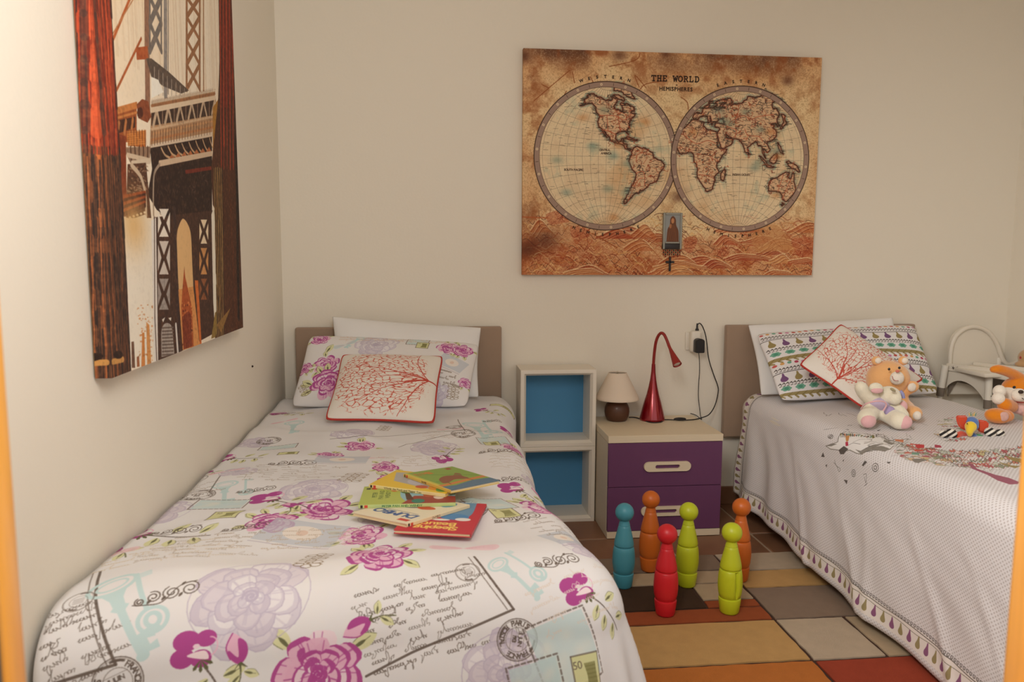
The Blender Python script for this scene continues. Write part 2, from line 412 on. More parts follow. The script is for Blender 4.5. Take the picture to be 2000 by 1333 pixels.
def nic(lon, lat):
    la = math.radians(max(min(lat, 89.9), -89.9)); lo = math.radians(max(min(lon, 90), -90))
    if abs(la) < 1e-4: return (2*lo/PI, 0.0)
    if abs(lo) < 1e-3: return (0.0, 2*la/PI)
    if abs(abs(lo)-PI/2) < 1e-3: return (math.copysign(math.cos(la), lo), math.sin(la))
    b = PI/(2*lo)-2*lo/PI; c = 2*la/PI; s_ = math.sin(la); d = (1-c*c)/(s_-c); b2, d2 = b*b, d*d
    M = (b*s_/d-b/2)/(1+b2/d2); N = (d2*s_/b2+d/2)/(1+d2/b2)
    x = M+math.copysign(math.sqrt(max(0, M*M+math.cos(la)**2/(1+b2/d2))), lo)
    y = N-math.copysign(math.sqrt(max(0, N*N-(d2*s_*s_/b2+d*s_-1)/(1+d2/b2))), la)
    return (x, y)
NA = [(-168,66),(-162,70),(-156,71),(-141,70),(-128,70),(-115,68),(-108,68),(-96,68),(-94,72),(-86,69),(-82,69),(-81,67),(-87,64),(-94,61),(-94,58),(-92,57),(-85,55),(-82,53),(-79,51),(-79,54),(-77,57),(-78,62),(-73,62),(-70,59),(-65,60),(-62,57),(-57,53),(-60,50),(-66,50),(-65,48),(-61,46),(-66,44),(-70,43),(-71,41),(-74,40),(-76,37),(-76,35),(-81,31),(-80,26),(-82,28),(-84,30),(-89,30),(-94,29),(-97,27),(-98,22),(-95,18),(-91,19),(-90,21),(-87,21),(-88,16),(-84,15),(-83,10),(-79,9),(-77,8),(-80,7),(-85,10),(-88,13),(-94,16),(-99,17),(-105,20),(-106,23),(-109,26),(-113,31),(-114,31),(-110,24),(-115,29),(-117,33),(-121,35),(-124,40),(-124,46),(-123,49),(-128,51),(-131,55),(-137,59),(-146,61),(-152,59),(-158,56),(-164,54),(-157,58),(-162,60),(-165,62),(-161,65)]
GR = [(-73,78),(-58,76),(-54,70),(-52,65),(-44,60),(-38,66),(-24,70),(-20,76),(-18,80),(-33,83),(-60,82)]
BF = [(-68,63),(-65,67),(-78,73),(-88,73),(-75,67)]
SA = [(-77,8),(-72,12),(-66,10),(-60,9),(-51,4),(-50,0),(-44,-2),(-35,-6),(-39,-14),(-41,-22),(-48,-26),(-53,-33),(-58,-35),(-58,-38),(-62,-39),(-65,-43),(-67,-47),(-69,-52),(-72,-54),(-75,-50),(-73,-42),(-73,-36),(-71,-30),(-70,-19),(-76,-14),(-81,-5),(-80,0),(-78,3)]
CUB = [(-84,22),(-80,23),(-75,20),(-78,20)]
HIS = [(-74,20),(-69,19),(-72,18)]
AF = [(-6,36),(10,37),(11,34),(20,31),(25,32),(32,31),(35,28),(37,22),(39,15),(43,12),(51,12),(47,5),(42,-2),(39,-7),(41,-15),(35,-20),(35,-24),(33,-27),(28,-33),(20,-35),(18,-32),(14,-22),(12,-16),(13,-8),(9,-1),(9,4),(5,6),(-4,5),(-8,4),(-13,8),(-17,14),(-17,21),(-10,30)]
MD = [(49,-12),(50,-16),(47,-25),(44,-24),(44,-17)]
EA = [(-9,37),(-9,43),(-1,44),(-4,48),(2,51),(8,54),(10,57),(11,54),(19,54),(22,57),(24,59),(30,60),(22,60),(25,65),(21,64),(17,61),(18,59),(16,56),(13,56),(11,59),(5,59),(6,62),(14,67),(25,71),(40,67),(35,66),(40,64),(44,66),(54,68),(68,69),(73,72),(80,73),(100,77),(112,74),(130,71),(150,71),(159,69),(160,61),(156,57),(157,51),(160,56),(155,59),(150,59),(142,59),(135,54),(140,52),(138,46),(132,43),(128,40),(129,36),(126,36),(125,39),(121,40),(118,39),(122,37),(119,35),(122,31),(120,26),(114,22),(108,21),(106,18),(109,12),(105,9),(100,13),(103,2),(99,9),(98,16),(94,17),(91,22),(87,21),(80,15),(80,11),(77,8),(73,17),(70,22),(66,25),(57,26),(51,28),(48,30),(51,25),(56,26),(59,22),(54,17),(45,13),(42,17),(37,24),(35,28),(35,31),(36,36),(30,36),(27,38),(29,41),(40,41),(37,46),(31,46),(28,42),(23,40),(23,37),(20,40),(13,45),(18,41),(16,38),(12,42),(8,44),(3,42),(0,39),(-2,37)]
UK = [(-5,50),(1,51),(0,53),(-3,56),(-3,58.5),(-6,57),(-3,54),(-5,52)]
JP = [(130,32),(136,34),(141,36),(142,40),(145,43),(141,45),(140,41),(136,36),(131,34)]
AU = [(114,-22),(122,-18),(130,-12),(136,-12),(136,-16),(140,-17),(142,-11),(146,-19),(153,-26),(150,-37),(145,-38),(139,-36),(132,-32),(124,-33),(115,-34),(113,-26)]
NG = [(131,-1),(141,-3),(147,-6),(150,-10),(143,-8),(138,-7),(133,-4)]
BO = [(109,1),(117,7),(118,1),(115,-4),(110,-3)]; SU = [(95,5),(104,-2),(105,-6),(101,-3)]; JV = [(105,-6),(114,-7),(114,-8.5),(106,-7.5)]; PH = [(120,18),(122,17),(126,7),(122,10)]; CE = [(80,9),(82,7),(80,6)]; TA = [(145,-41),(148,-41),(147,-43.5)]
INK = (78, 56, 44)
def hemi(cxp, cyp, lon0, lands, borders, top, names, seed):
    c = px_map([(cxp, cyp)])[0]; R = .329
    rr = np.random.RandomState(seed)
    A.push(c[0], c[1], 0, R)
    Y, X = np.mgrid[0:A.H, 0:A.W]; d = np.hypot((X/A.k-c[0])/R, (Y/A.k-c[1])/R); ins = (d < 1)
    mixc(ins*.72, (238, 218, 182)); mixc(ins*np.clip((n1-.55)*3, 0, 1)*.5, (200, 132, 72)); mixc(ins*np.clip((.40-n2)*3, 0, 1)*.6, (154, 172, 150))
    for k in range(-80, 81, 10): A.line([nic(k, q) for q in range(-88, 89, 4)], .0028, INK, .6)
    for q in range(-80, 81, 10): A.line([nic(k, q) for k in range(-90, 91, 5)], .0028, INK, .6)
    for P in lands:
        q = spline([nic(lo-lon0, la) for lo, la in P], 3, True)
        for e, al in ((.075, .10), (.045, .16), (.02, .3)): A.line(q, e, (120, 152, 138), al, True)
    for P in lands:
        q = spline([nic(lo-lon0, la) for lo, la in P], 3, True); q = q+rr.normal(0, .004, q.shape)
        A.poly(q, (224, 186, 146), .92); A.line(q, .034, (188, 116, 88), .38, True); A.line(q, .012, (66, 42, 34), 1, True)
        lo, hi = q.min(0), q.max(0)
        m = int(900*np.prod(hi-lo))+6                       # hair-fine rivers, hills and place names
        for i in range(m):
            p = lo+rr.rand(2)*(hi-lo)
            cr = (q[:, 1] > p[1]) != (np.roll(q[:, 1], -1) > p[1]); xr = q[:, 0]+(p[1]-q[:, 1])/(np.roll(q[:, 1], -1)-q[:, 1]+1e-12)*(np.roll(q[:, 0], -1)-q[:, 0])
            if (cr & (p[0] < xr)).sum() % 2 == 0: continue
            if i % 3: 
                L = rr.uniform(.015, .05); A.line([p, p+[L, rr.normal(0, .004)]], .0055, (84, 54, 44), .8)
            else:
                w_ = np.cumsum(rr.normal(0, .017, (7, 2)), 0); A.line(p+w_, .0065, [(140, 70, 52), (84, 70, 60), (176, 84, 52)][rr.randint(3)], .8)
        for i in range(int(len(P)*2.4)):                     # coast names lettered out to sea
            p = q[rr.randint(len(q))]; L = rr.uniform(.03, .085); sx = 1 if p[0] > q[:, 0].mean() else -1
            A.line([p, p+[L*sx, rr.normal(0, .006)]], .006, (70, 60, 50), .75)
    for P in borders: A.line(spline([nic(lo-lon0, la) for lo, la in P], 4), .011, (196, 104, 74), .8)
    for i in range(150):
        a, r_ = rr.rand()*2*PI, .9*math.sqrt(rr.rand()); p = np.array([r_*math.cos(a), r_*math.sin(a)]); L = rr.uniform(.02, .07)
        A.line([p, p+[L, 0]], .005, (92, 74, 58), .6)
    for i in range(12):
        a, r_ = rr.rand()*2*PI, .85*math.sqrt(rr.rand()); A.soft(r_*math.cos(a), r_*math.sin(a), .08, .05, [(92, 132, 126), (196, 116, 58), (96, 128, 116)][i % 3], .42)
    A.ring(0, 0, .968, .968, .07, (166, 138, 122), .95, 96); A.ring(0, 0, 1.005, 1.005, .012, (74, 54, 44), 1, 96); A.ring(0, 0, .932, .932, .006, (90, 66, 54), 1, 96)
    for i in range(36):
        a = 2*PI*(i+.5)/36
        if i % 2: A.ring(.968*math.cos(a), .968*math.sin(a), .013, .013, .008, (236, 214, 176), 1, 8)
        else: A.line([(.95*math.cos(a), .95*math.sin(a)), (.985*math.cos(a), .985*math.sin(a))], .006, (86, 64, 54))
    A.arc_text(top, 0, 0, 1.05, PI/2+.03, .105, .038, (56, 40, 32), bold=.12)
    A.arc_text('HEMISPHERE', 0, 0, 1.085, -PI/2+.02, .098, .038, (56, 40, 32), inside=True, bold=.12)
    for t_, x, y, h_ in names: A.text(t_, x, y, h_, (66, 46, 36), bold=.06)
    A.pop()
hemi(1184, 306, -110, [NA, GR, BF, SA, CUB, HIS], [[(-124,49),(-95,49),(-83,43),(-75,45),(-67,47)],[(-117,32),(-106,31),(-97,26)],[(-70,-18),(-62,-15),(-58,-20),(-54,-30)],[(-72,-5),(-70,3),(-60,5)],[(-60,-22),(-66,-26),(-68,-50)],[(-110,49),(-108,31)],[(-91,47),(-90,30)]], 'WESTERN',
     [('CENTRAL', -.02, .075, .026), ('AMERICA', .0, .03, .026), ('SOUTH PACIFIC', -.45, -.2, .028)], 11)
hemi(1446, 312, 70, [AF, MD, EA, UK, JP, AU, NG, BO, SU, JV, PH, CE, TA], [[(60,68),(60,52),(52,47),(48,42)],[(60,52),(75,54),(87,49),(98,51),(116,50),(130,48)],[(75,38),(80,30),(95,28),(100,22)],[(45,40),(55,38),(62,36),(61,27)],[(20,54),(28,50),(30,46)],[(-8,20),(10,15),(24,20),(36,18)],[(12,5),(28,4),(34,-2)],[(14,-16),(25,-18),(34,-22)],[(129,-14),(129,-32)],[(141,-17),(141,-38)]], 'EASTERN',
     [('INDIAN OCEAN', .02, -.22, .026), ('AFRICA', -.5, .05, .03)], 12)
tx, ty = px_map([(1322, 154)])[0]
# slab lettering of the title, stroke by stroke
SLAB = {'T': [[(0, .8), (0, 1), (.8, 1), (.8, .8)], [(.4, 1), (.4, 0)], [(.2, 0), (.6, 0)]], 'H': [[(.12, 0), (.12, 1)], [(.68, 0), (.68, 1)], [(.12, .5), (.68, .5)], [(0, 0), (.26, 0)], [(0, 1), (.26, 1)], [(.54, 0), (.82, 0)], [(.54, 1), (.82, 1)]],
        'E': [[(.14, 0), (.14, 1)], [(0, 1), (.7, 1), (.7, .8)], [(0, 0), (.72, 0), (.72, .22)], [(.14, .52), (.48, .52)]], 'W': [[(.1, 1), (.3, 0), (.5, .8), (.7, 0), (.9, 1)], [(0, 1), (.25, 1)], [(.75, 1), (1, 1)]],
        'O': [[(.4+.4*math.cos(a), .5+.5*math.sin(a)) for a in np.linspace(0, 2*PI, 16)]], 'R': [[(.14, 0), (.14, 1)], [(0, 1), (.5, 1), (.66, .88), (.66, .64), (.5, .52), (.14, .52)], [(.42, .52), (.7, 0), (.82, 0)], [(0, 0), (.28, 0)]],
        'L': [[(.14, 0), (.14, 1)], [(0, 1), (.28, 1)], [(0, 0), (.7, 0), (.7, .26)]], 'D': [[(.14, 0), (.14, 1)], [(0, 1), (.42, 1), (.68, .8), (.72, .5), (.68, .2), (.42, 0), (0, 0)]], ' ': []}
hL = .023; x = tx-.117
for ch in 'THE WORLD':
    A.push(x, ty-hL/2, 0, hL)
    for s_ in SLAB[ch]: A.line(s_, .22, (52, 36, 30))
    A.pop(); x += .026 if ch != ' ' else .020
A.text('IN', tx, ty-.031, .006, (80, 58, 44), bold=.1)
t2 = px_map([(1321, 174)])[0]; A.text('HEMISPHERES', t2[0], t2[1]-.008, .016, (60, 42, 34), gap=.26, bold=.1)
t = thing('map_canvas', 'stretched canvas print of antique world map in two hemispheres on back wall', 'wall picture', ((mx0+mx1)/2, 0, mz0))
MAPM = art_mat('map_print', A, .85, weave=.5, wscale=700)
def wrap(F, K, m, parent, k=.03):
    V, uv, Fc = list(F), [(0, 0), (1, 0), (1, 1), (0, 1)], [(0, 1, 2, 3)]
    for a, c, ua, ub in ((0, 1, (0, 0), (1, 0)), (1, 2, (1, 0), (1, 1)), (2, 3, (1, 1), (0, 1)), (3, 0, (0, 1), (0, 0))):
        n = len(V); V += [F[a], K[a], K[c], F[c]]; Fc.append((n, n+1, n+2, n+3))
        ins = lambda q: (min(max(q[0], k), 1-k) if ua[0] == ub[0] else q[0], min(max(q[1], k), 1-k) if ua[1] == ub[1] else q[1])
        uv += [ua, ins(ua), ins(ub), ub]
    return mesh_obj('printed_canvas', V, Fc, m, parent, None, uv)
wrap([(mx0, MY, mz0), (mx1, MY, mz0), (mx1, MY, mz1), (mx0, MY, mz1)], [(mx0, -.004, mz0), (mx1, -.004, mz0), (mx1, -.004, mz1), (mx0, -.004, mz1)], MAPM, t)
PINE = mat('pine_stretcher', (202, 170, 122), .7, var=.1)
bm = bmesh.new()
for a in ((mx0+.006, mx0+.04, mz0+.006, mz1-.006), (mx1-.04, mx1-.006, mz0+.006, mz1-.006), (mx0+.04, mx1-.04, mz0+.006, mz0+.04), (mx0+.04, mx1-.04, mz1-.04, mz1-.006)):
    add_box(bm, a[0], a[1], MY+.004, -.0005, a[2], a[3])
bmesh_obj('stretcher_frame', bm, PINE, t)

# ------------------------------------------------------------------ little icon hung on the map
IY = MY-.012
i0, i1 = at(1294, 487, y=IY), at(1333, 416, y=IY)
ix0, ix1, iz0, iz1 = i0[0], i1[0], i0[2], i1[2]
ic = thing('icon_plaque', 'small framed icon of a robed figure with hanging cross over the map', 'icon', ((ix0+ix1)/2, MY, iz0))
SILV = mat('dull_silver', (150, 148, 138), .45, metal=.5)
iw, ih = ix1-ix0, iz1-iz0
bm = bmesh.new(); f = .010
for a in ((ix0, ix0+f, iz0, iz1), (ix1-f, ix1, iz0, iz1), (ix0+f, ix1-f, iz1-f, iz1), (ix0+f, ix1-f, iz0+.026, iz0+.034)): add_box(bm, a[0], a[1], IY-.004, MY, a[2], a[3], .0015, 1)
bmesh_obj('frame', bm, SILV, ic, 40)
B = Art(iw-2*f, ih-f-.034, 4000, (150, 152, 150)); w_, h_ = iw-2*f, ih-f-.034
B.poly(spline([(.1*w_, 0), (.16*w_, .45*h_), (.3*w_, .62*h_), (.34*w_, .86*h_), (.52*w_, .96*h_), (.7*w_, .84*h_), (.74*w_, .62*h_), (.9*w_, .4*h_), (.94*w_, 0)], 6), (112, 70, 48))
B.circ(.50*w_, .78*h_, .10*w_, .10*h_, (196, 134, 88)); B.circ(.36*w_, .58*h_, .09*w_, .08*h_, (178, 118, 78))
for k in range(9): B.line(spline([(.2*w_+.07*w_*k, 0), (.3*w_+.05*w_*k, .3*h_), (.42*w_+.02*w_*k, .62*h_)], 5), .0011, (70, 42, 32) if k % 2 else (168, 104, 60), .8)
mesh_obj('icon_picture', [(ix0+f, IY, iz0+.034), (ix1-f, IY, iz0+.034), (ix1-f, IY, iz1-f), (ix0+f, IY, iz1-f)], [(0, 1, 2, 3)], art_mat('icon_print', B, .6), ic, None, [(0, 0), (1, 0), (1, 1), (0, 1)])
BLK = mat('black_bead', (44, 36, 34), .4)
box('lower_band', ix0, ix1, IY-.003, MY, iz0, iz0+.026, BLK, ic, .002)
bm = bmesh.new(); bm2 = bmesh.new()
for k in range(9):
    xk = ix0+.006+(iw-.012)*k/8
    for j in range(3+(k % 2)): add_ell(bm if (j+k) % 2 else bm2, (xk, IY+.004, iz0-.006-.009*j), (.0035, .0035, .0045), sub=1)
bmesh_obj('bead_fringe', bm, BLK, ic, 180); bmesh_obj('bead_fringe', bm2, mat('red_bead', (150, 52, 40), .4), ic, 180)
cx = at(1309, 516, y=IY)
bm = bmesh.new(); add_box(bm, cx[0]-.005, cx[0]+.005, IY+.002, IY+.008, cx[2]-.034, cx[2]+.034, .002, 1); add_box(bm, cx[0]-.021, cx[0]+.021, IY+.002, IY+.008, cx[2]+.004, cx[2]+.014, .002, 1)
bmesh_obj('cross', bm, BLK, ic, 40)

# ================================================================== BRIDGE CANVAS (left wall)
BX = .035
by0, by1, bz0 = -1.962, at(475, 640, x=BX)[1], at(475, 640, x=BX)[2]
bz1 = bz0+1.52
def px_br(P):
    q = vat(P, x=BX); return np.stack([q[:, 1]-by0, q[:, 2]-bz0], 1)
A = Art(by1-by0, bz1-bz0, 950, (242, 228, 206)); W, H = A.W, A.H
n1 = vnoise(H, W, 170, 21, 5); n2 = vnoise(H, W, 7, 22, 3); st = vnoise(8, W, 7, 23, 3)[0][None]
yy = np.linspace(0, 1, H)[:, None]; xx = np.linspace(0, 1, W)[None]
mixc(np.clip(.62-xx*1.1, 0, 1)*np.clip(yy*2.4-.6, 0, 1)*(.5+n1), (240, 196, 138)); mixc(.25*np.clip((st-.45)*4, 0, 1)*(yy > .42), (196, 158, 118))
mixc(np.clip(.25-yy, 0, 1)*4*np.clip((n1-.45)*5, 0, 1)*(xx > .5), (196, 96, 40))
A.base = px_br
zA = (250, 130)
def P2(x, y): return (x/3.3333, y/3.3333)            # first tracing scale
def P3(x, y): return (x/3.3333, 380+y/3.3333)        # second tracing scale
DK, DB, GY, RO, OR = (52, 36, 30), (84, 48, 32), (138, 128, 120), (160, 66, 36), (202, 112, 46)
# far tower lattices above the deck
def lattice(xl, xr, ys, wd, c, f, wp):
    for i in range(len(ys)-1):
        a, b = ys[i], ys[i+1]
        A.line([f(xl, a), f(xr, b)], wd, c); A.line([f(xr, a), f(xl, b)], wd, c)
        A.circ(*f((xl+xr)/2, (a+b)/2), 4, 4, c)
    A.line([f(xl, ys[0]), f(xl, ys[-1])], wp, c); A.line([f(xr, ys[0]), f(xr, ys[-1])], wp, c)
A.line([P2(1075, -900), P2(1078, 620)], .024, (150, 142, 136)); A.line([P2(945, -900), P2(962, 700)], .03, (150, 110, 88))
lattice(975, 1050, [-900, -700, -500, -330, -170, -20, 150, 330], .017, (122, 114, 108), P2, .010)
lattice(1215, 1300, [-900, -700, -500, -330, -170, -20, 110, 260, 420, 580], .014, (158, 112, 78), P2, .016)
A.line([P2(1325, -900), P2(1325, 590)], .010, (170, 128, 92)); A.line([P2(1095, -900), P2(1095, 610)], .005, (120, 110, 104))
A.line([P2(850, -20), P2(722, 290)], .008, (190, 100, 52)); A.line([P2(920, 250), P2(738, 630)], .007, (180, 96, 52)); A.line([P2(900, -60), P2(722, 240)], .003, (190, 130, 86))
A.poly([P2(885, 310), P2(960, 300), P2(965, 385), P2(890, 390)], (176, 88, 48))
A.poly([P2(950, 380), P2(985, 380), P2(1100, 470), P2(1230, 590), P2(1180, 610), P2(1060, 560), P2(985, 500)], (96, 82, 72))
for k in range(8): A.line([P2(1005+k*28, 440+k*20), P2(1005+k*28, 620)], .004, (176, 160, 144))
A.poly([P2(985, 500), P2(1030, 520), P2(1065, 600), P2(985, 640)], (246, 240, 226))
# deck
A.poly([P2(740, 730), P2(890, 680), P2(890, 900), P2(740, 960)], (160, 84, 44)); A.poly([P2(740, 790), P2(880, 760), P2(880, 830), P2(740, 880)], (74, 44, 32))
A.poly([P2(985, 660), P2(1402, 580), P2(1380, 900), P2(975, 965)], (182, 142, 104))
A.poly([P2(985, 720), P2(1395, 640), P2(1388, 750), P2(985, 820)], (66, 48, 40))
for k in range(6):
    x = 1020+k*76; y = 725-k*15
    A.line([P2(x, y-10), P2(x-22, y+95)], .012, (200, 172, 142)); A.line([P2(x, y-10), P2(x+22, y+92)], .012, (200, 172, 142))
    A.line([P2(x+38, y-5), P2(x+38, y+85)], .006, (150, 120, 98))
for k in range(3): A.line([P2(775+k*45, 800-k*12), P2(765+k*45, 880-k*12)], .01, (190, 120, 70))
for o, c, wd in ((0, (226, 206, 180), .006), (22, (160, 110, 74), .006), (50, (226, 202, 172), .012), (175, (210, 176, 140), .006), (205, (200, 150, 104), .005), (245, (190, 130, 84), .006), (290, (218, 196, 170), .012)):
    A.line([P2(985, 668+o), P2(1400, 588+o*.97)], wd, c)
for k in range(40): A.line([P2(990+k*10, 655-k*2), P2(990+k*10, 672-k*2)], .003, (120, 90, 70)); 
for k in range(22): A.line([P2(990+k*18, 860-k*3.6), P2(988+k*18, 945-k*3.4)], .004, (112, 72, 52))
for o, wd in ((0, .006), (22, .008), (60, .005)): A.line([P2(740, 715+o), P2(890, 672+o)], wd, (206, 130, 70))
# dark under-deck and tower
A.poly([P2(975, 965), P2(1380, 890), P2(1380, 1350), P3(1380, 150), P3(1270, 160), P3(1195, 150), P3(1150, 200), P3(1020, 100), P3(960, 0), P2(990, 1100)], DK)
for k in range(8): A.line(spline([P2(1050+k*45, 965-k*9), P2(1075+k*43, 1010-k*10), P2(1110+k*40, 1030-k*8)], 4), .006, (206, 168, 128)); A.poly([P2(1120+k*40, 1000-k*7), P2(1138+k*40, 1030-k*7), P2(1102+k*40, 1030-k*7)], (182, 108, 66))
A.line([P2(1040, 1065), P2(1378, 1000)], .014, (214, 186, 156)); A.line([P2(1210, 1120), P2(1375, 1095)], .01, (120, 48, 34))
rs = np.random.RandomState(3)
for k in range(70): x, y = rs.uniform(1010, 1370), rs.uniform(1100, 1400); A.line([P2(x, y), P2(x+rs.normal(0, 6), y+rs.uniform(5, 30))], .003, (110, 84, 70), .5)
# capital beside the tower
A.poly([P2(740, 860), P2(820, 890), P2(825, 1330), P2(800, 1420), P2(740, 1420)], (130, 58, 34)); A.poly([P2(825, 870), P2(950, 850), P2(950, 960), P2(835, 950)], (196, 110, 46))
for k in range(7): A.line([P2(835+k*18, 850), P2(838+k*18, 950)], .004, (120, 58, 30)); A.line([P2(830, 860+k*14), P2(950, 850+k*14)], .003, (220, 150, 80), .7)
A.poly([P2(890, 680), P2(925, 645), P2(965, 660), P2(985, 760), P2(960, 800), P2(900, 770)], (140, 74, 46)); A.circ(*P2(912, 735), 6, 11, (84, 44, 32))
A.poly([P2(820, 960), P2(980, 955), P2(975, 1060), P2(850, 1065), P2(820, 1000)], (150, 120, 96))
for k in range(5): A.line([P2(850+k*28, 960), P2(855+k*26, 1040)], .007, (84, 56, 42))
A.line([P2(830, 1010), P2(978, 1045)], .010, (212, 188, 160)); A.line([P2(860, 1065), P2(975, 1050)], .012, (216, 196, 170))
A.poly([P2(830, 1070), P2(950, 1060), P2(985, 1420), P2(820, 1420)], (92, 60, 44))
for k in range(120): x, y = rs.uniform(830, 950), rs.uniform(1080, 1330); A.line([P2(x, y), P2(x+rs.uniform(4, 20), y+rs.uniform(-6, 12))], .003, [(178, 146, 116), (60, 38, 30)][k % 2], .7)
A.line(spline([P2(855, 1075), P2(915, 1150), P2(945, 1260), P2(952, 1400)], 5), .012, (206, 182, 154)); A.line(spline([P2(1040, 1070), P2(1005, 1130), P2(998, 1260), P2(1000, 1400)], 5), .008, (170, 150, 130))
for k in range(6): A.line([P3(810, 20+k*22), P3(945, -10+k*16)], .01, [(150, 66, 34), (70, 36, 26)][k % 2])
for k in range(6): A.circ(*P3(822+k*24, 158-k*8), 2.5, 2.5, (238, 220, 190))
# white sky, left opening
A.poly([P3(815, 175), P3(945, 130), P3(960, 160), P3(985, 200), P3(1005, 950), P3(1000, 1110), P3(850, 1130)], (240, 230, 212))
q = px_br([P3(870, 200)])[0]; b_ = A.base; A.base = lambda P: P; A.soft(q[0], q[1], .08, .06, (222, 176, 110), .8); A.base = b_
for P, c in (([P3(855, 960), P3(872, 958), P3(880, 1130), P3(858, 1130)], (92, 56, 40)), ([P3(925, 900), P3(940, 900), P3(945, 1120), P3(920, 1125)], (206, 120, 48)), ([P3(952, 830), P3(972, 850), P3(985, 1100), P3(958, 1110)], (214, 138, 66)), ([P3(890, 1060), P3(905, 1050), P3(910, 1120), P3(892, 1125)], (150, 78, 40))): A.poly(P, c, .85)
for k in range(60): x, y = rs.uniform(890, 995), rs.uniform(700, 1080); A.circ(*P3(x, y), rs.uniform(.6, 2.2), rs.uniform(.6, 2.2), (206, 124, 60), .6)
# arch opening with skyline
A.poly([P3(1000, 150), P3(1420, 100), P3(1420, 890), P3(1020, 1110)], (74, 50, 40))
A.poly(spline([P3(1165, 640), P3(1152, 400), P3(1152, 260), P3(1170, 190), P3(1192, 158), P3(1220, 190), P3(1242, 260), P3(1250, 420), P3(1260, 640)], 5), (228, 184, 128))
A.poly([P3(1160, 620), P3(1258, 600), P3(1300, 980), P3(1190, 1015)], (222, 152, 88)); A.poly([P3(1268, 560), P3(1290, 560), P3(1312, 975), P3(1300, 980)], (212, 112, 52))
A.poly([P3(1200, 470), P3(1206, 540), P3(1216, 580), P3(1228, 640), P3(1250, 740), P3(1260, 990), P3(1195, 1010), P3(1180, 740), P3(1186, 640), P3(1192, 560)], (176, 86, 44))
for k in range(90): x, y = rs.uniform(1185, 1250), rs.uniform(700, 990); A.circ(*P3(x, y), 1.2, 2, [(92, 40, 28), (226, 140, 80)][k % 2], .7)
A.poly([P3(1183, 800), P3(1225, 760), P3(1245, 780), P3(1250, 990), P3(1195, 1010)], (120, 50, 32), .75)
A.poly([P3(985, 170), P3(1015, 150), P3(1030, 1100), P3(1003, 1110)], (232, 224, 214)); A.line([P3(1005, 150), P3(1008, 800), P3(1020, 1080)], .006, (110, 90, 80))
def bay(xl, xr, ys, sky, f, k):
    for i in range(len(ys)-1):
        a, b = ys[i]+14, ys[i+1]-14; m = (a+b)/2; xm = (xl+xr)/2
        for T in ([(xl+14, a), (xr-14, a), (xm, m-18)], [(xl+14, b), (xr-14, b), (xm, m+18)], [(xl+6, a+22), (xl+6, b-22), (xm-20*k, m)], [(xr-6, a+22), (xr-6, b-22), (xm+20*k, m)]): A.poly([f(*p) for p in T], sky[i])
bay(1022, 1112, [80, 290, 535, 765], [(238, 228, 212), (214, 202, 190), (168, 156, 148)], P3, .8)
bay(1292, 1362, [150, 335, 535, 700], [(236, 214, 180), (210, 150, 92), (150, 92, 58)], P3, .6)
A.line([P3(1135, 100), P3(1168, 1060)], .020, (66, 48, 44)); A.line([P3(1145, 850), P3(1160, 1060)], .012, (222, 214, 206))
A.poly(spline([P3(1052, 1060), P3(1050, 900), P3(1065, 850), P3(1090, 838), P3(1115, 856), P3(1125, 920), P3(1135, 1040)], 5), (176, 164, 154))
for k in range(9): A.line([P3(1056, 870+k*22), P3(1128, 866+k*22)], .004, (112, 96, 88))
for P in ([(1055, 815), (1075, 800), (1062, 835)], [(1095, 805), (1115, 800), (1112, 825)]): A.poly([P3(*p) for p in P], (230, 220, 206))
# right sky strip and foliage
A.poly([P3(1376, 130), P3(1392, 80), P3(1402, 200), P3(1412, 640), P3(1418, 800), P3(1398, 860), P3(1388, 700)], (238, 230, 212))
A.poly([P3(1400, 770), P3(1440, 740), P3(1460, 910), P3(1375, 940)], (150, 122, 62)); A.poly([P2(1385, 700), P2(1425, 640), P2(1425, 880), P2(1385, 1080)], (176, 124, 52))
# left and right near columns
A.poly([P2(400, -950), P2(730, -950), P2(716, 0), P2(742, 850), P2(803, 1333), P3(805, 120), P3(855, 1150), P3(600, 1225), P3(530, 0), P2(480, 0)], (112, 50, 32))
A.poly([P2(1410, -950), P2(1600, -950), P2(1600, 1333), P3(1640, 900), P3(1395, 950), P3(1425, 860), P3(1400, 100), P2(1385, 1333), P2(1375, 1100), P2(1420, 640), P2(1428, 400)], (84, 50, 34))
A.poly([P2(1418, -950), P2(1505, -950), P2(1520, 420), P2(1500, 700), P2(1440, 700), P2(1432, 380)], (142, 52, 34))
def col_line(x0, x1, y0, y1, wd, c, al=1.0):
    p = [(x0+(x1-x0)*t, y0+(y1-y0)*t+0) for t in np.linspace(0, 1, 14)]; A.line([(a+rs.normal(0, .25), b) for a, b in p], wd*np.clip(1+rs.normal(0, .3, 14), .4, 2), c, al)
for k in range(44):                                     # fluting, red above, brown below
    u = k/43; xt = 140+u*60; xm = 185+u*48; xb = 216+u*40
    c1 = [(216, 92, 54), (120, 46, 34), (190, 74, 44), (76, 44, 38), (150, 58, 38)][k % 5]; c2 = [(126, 76, 50), (62, 46, 40), (92, 60, 44), (54, 42, 38)][k % 4]
    col_line(xt, xm, -280, 300, .008, c1); col_line(xm, xb, 290, 740, .0075, c2)
for x, wd in ((158, .022), (172, .018)): col_line(x-18, x+22, -280, 260, wd, (214, 92, 54), .8)
for x, wd in ((165, .014), (182, .02)): col_line(x-18, x+24, -280, 300, wd*.55, (78, 56, 50), .6)
for x in (199, 207): col_line(x-2, x+24, 310, 740, .003, (196, 112, 64), .7)
A.poly([P2(600, 1010), P2(640, 1000), P2(660, 1420), P3(705, 900), P3(650, 900), P2(615, 1320)], (60, 48, 44), .6)
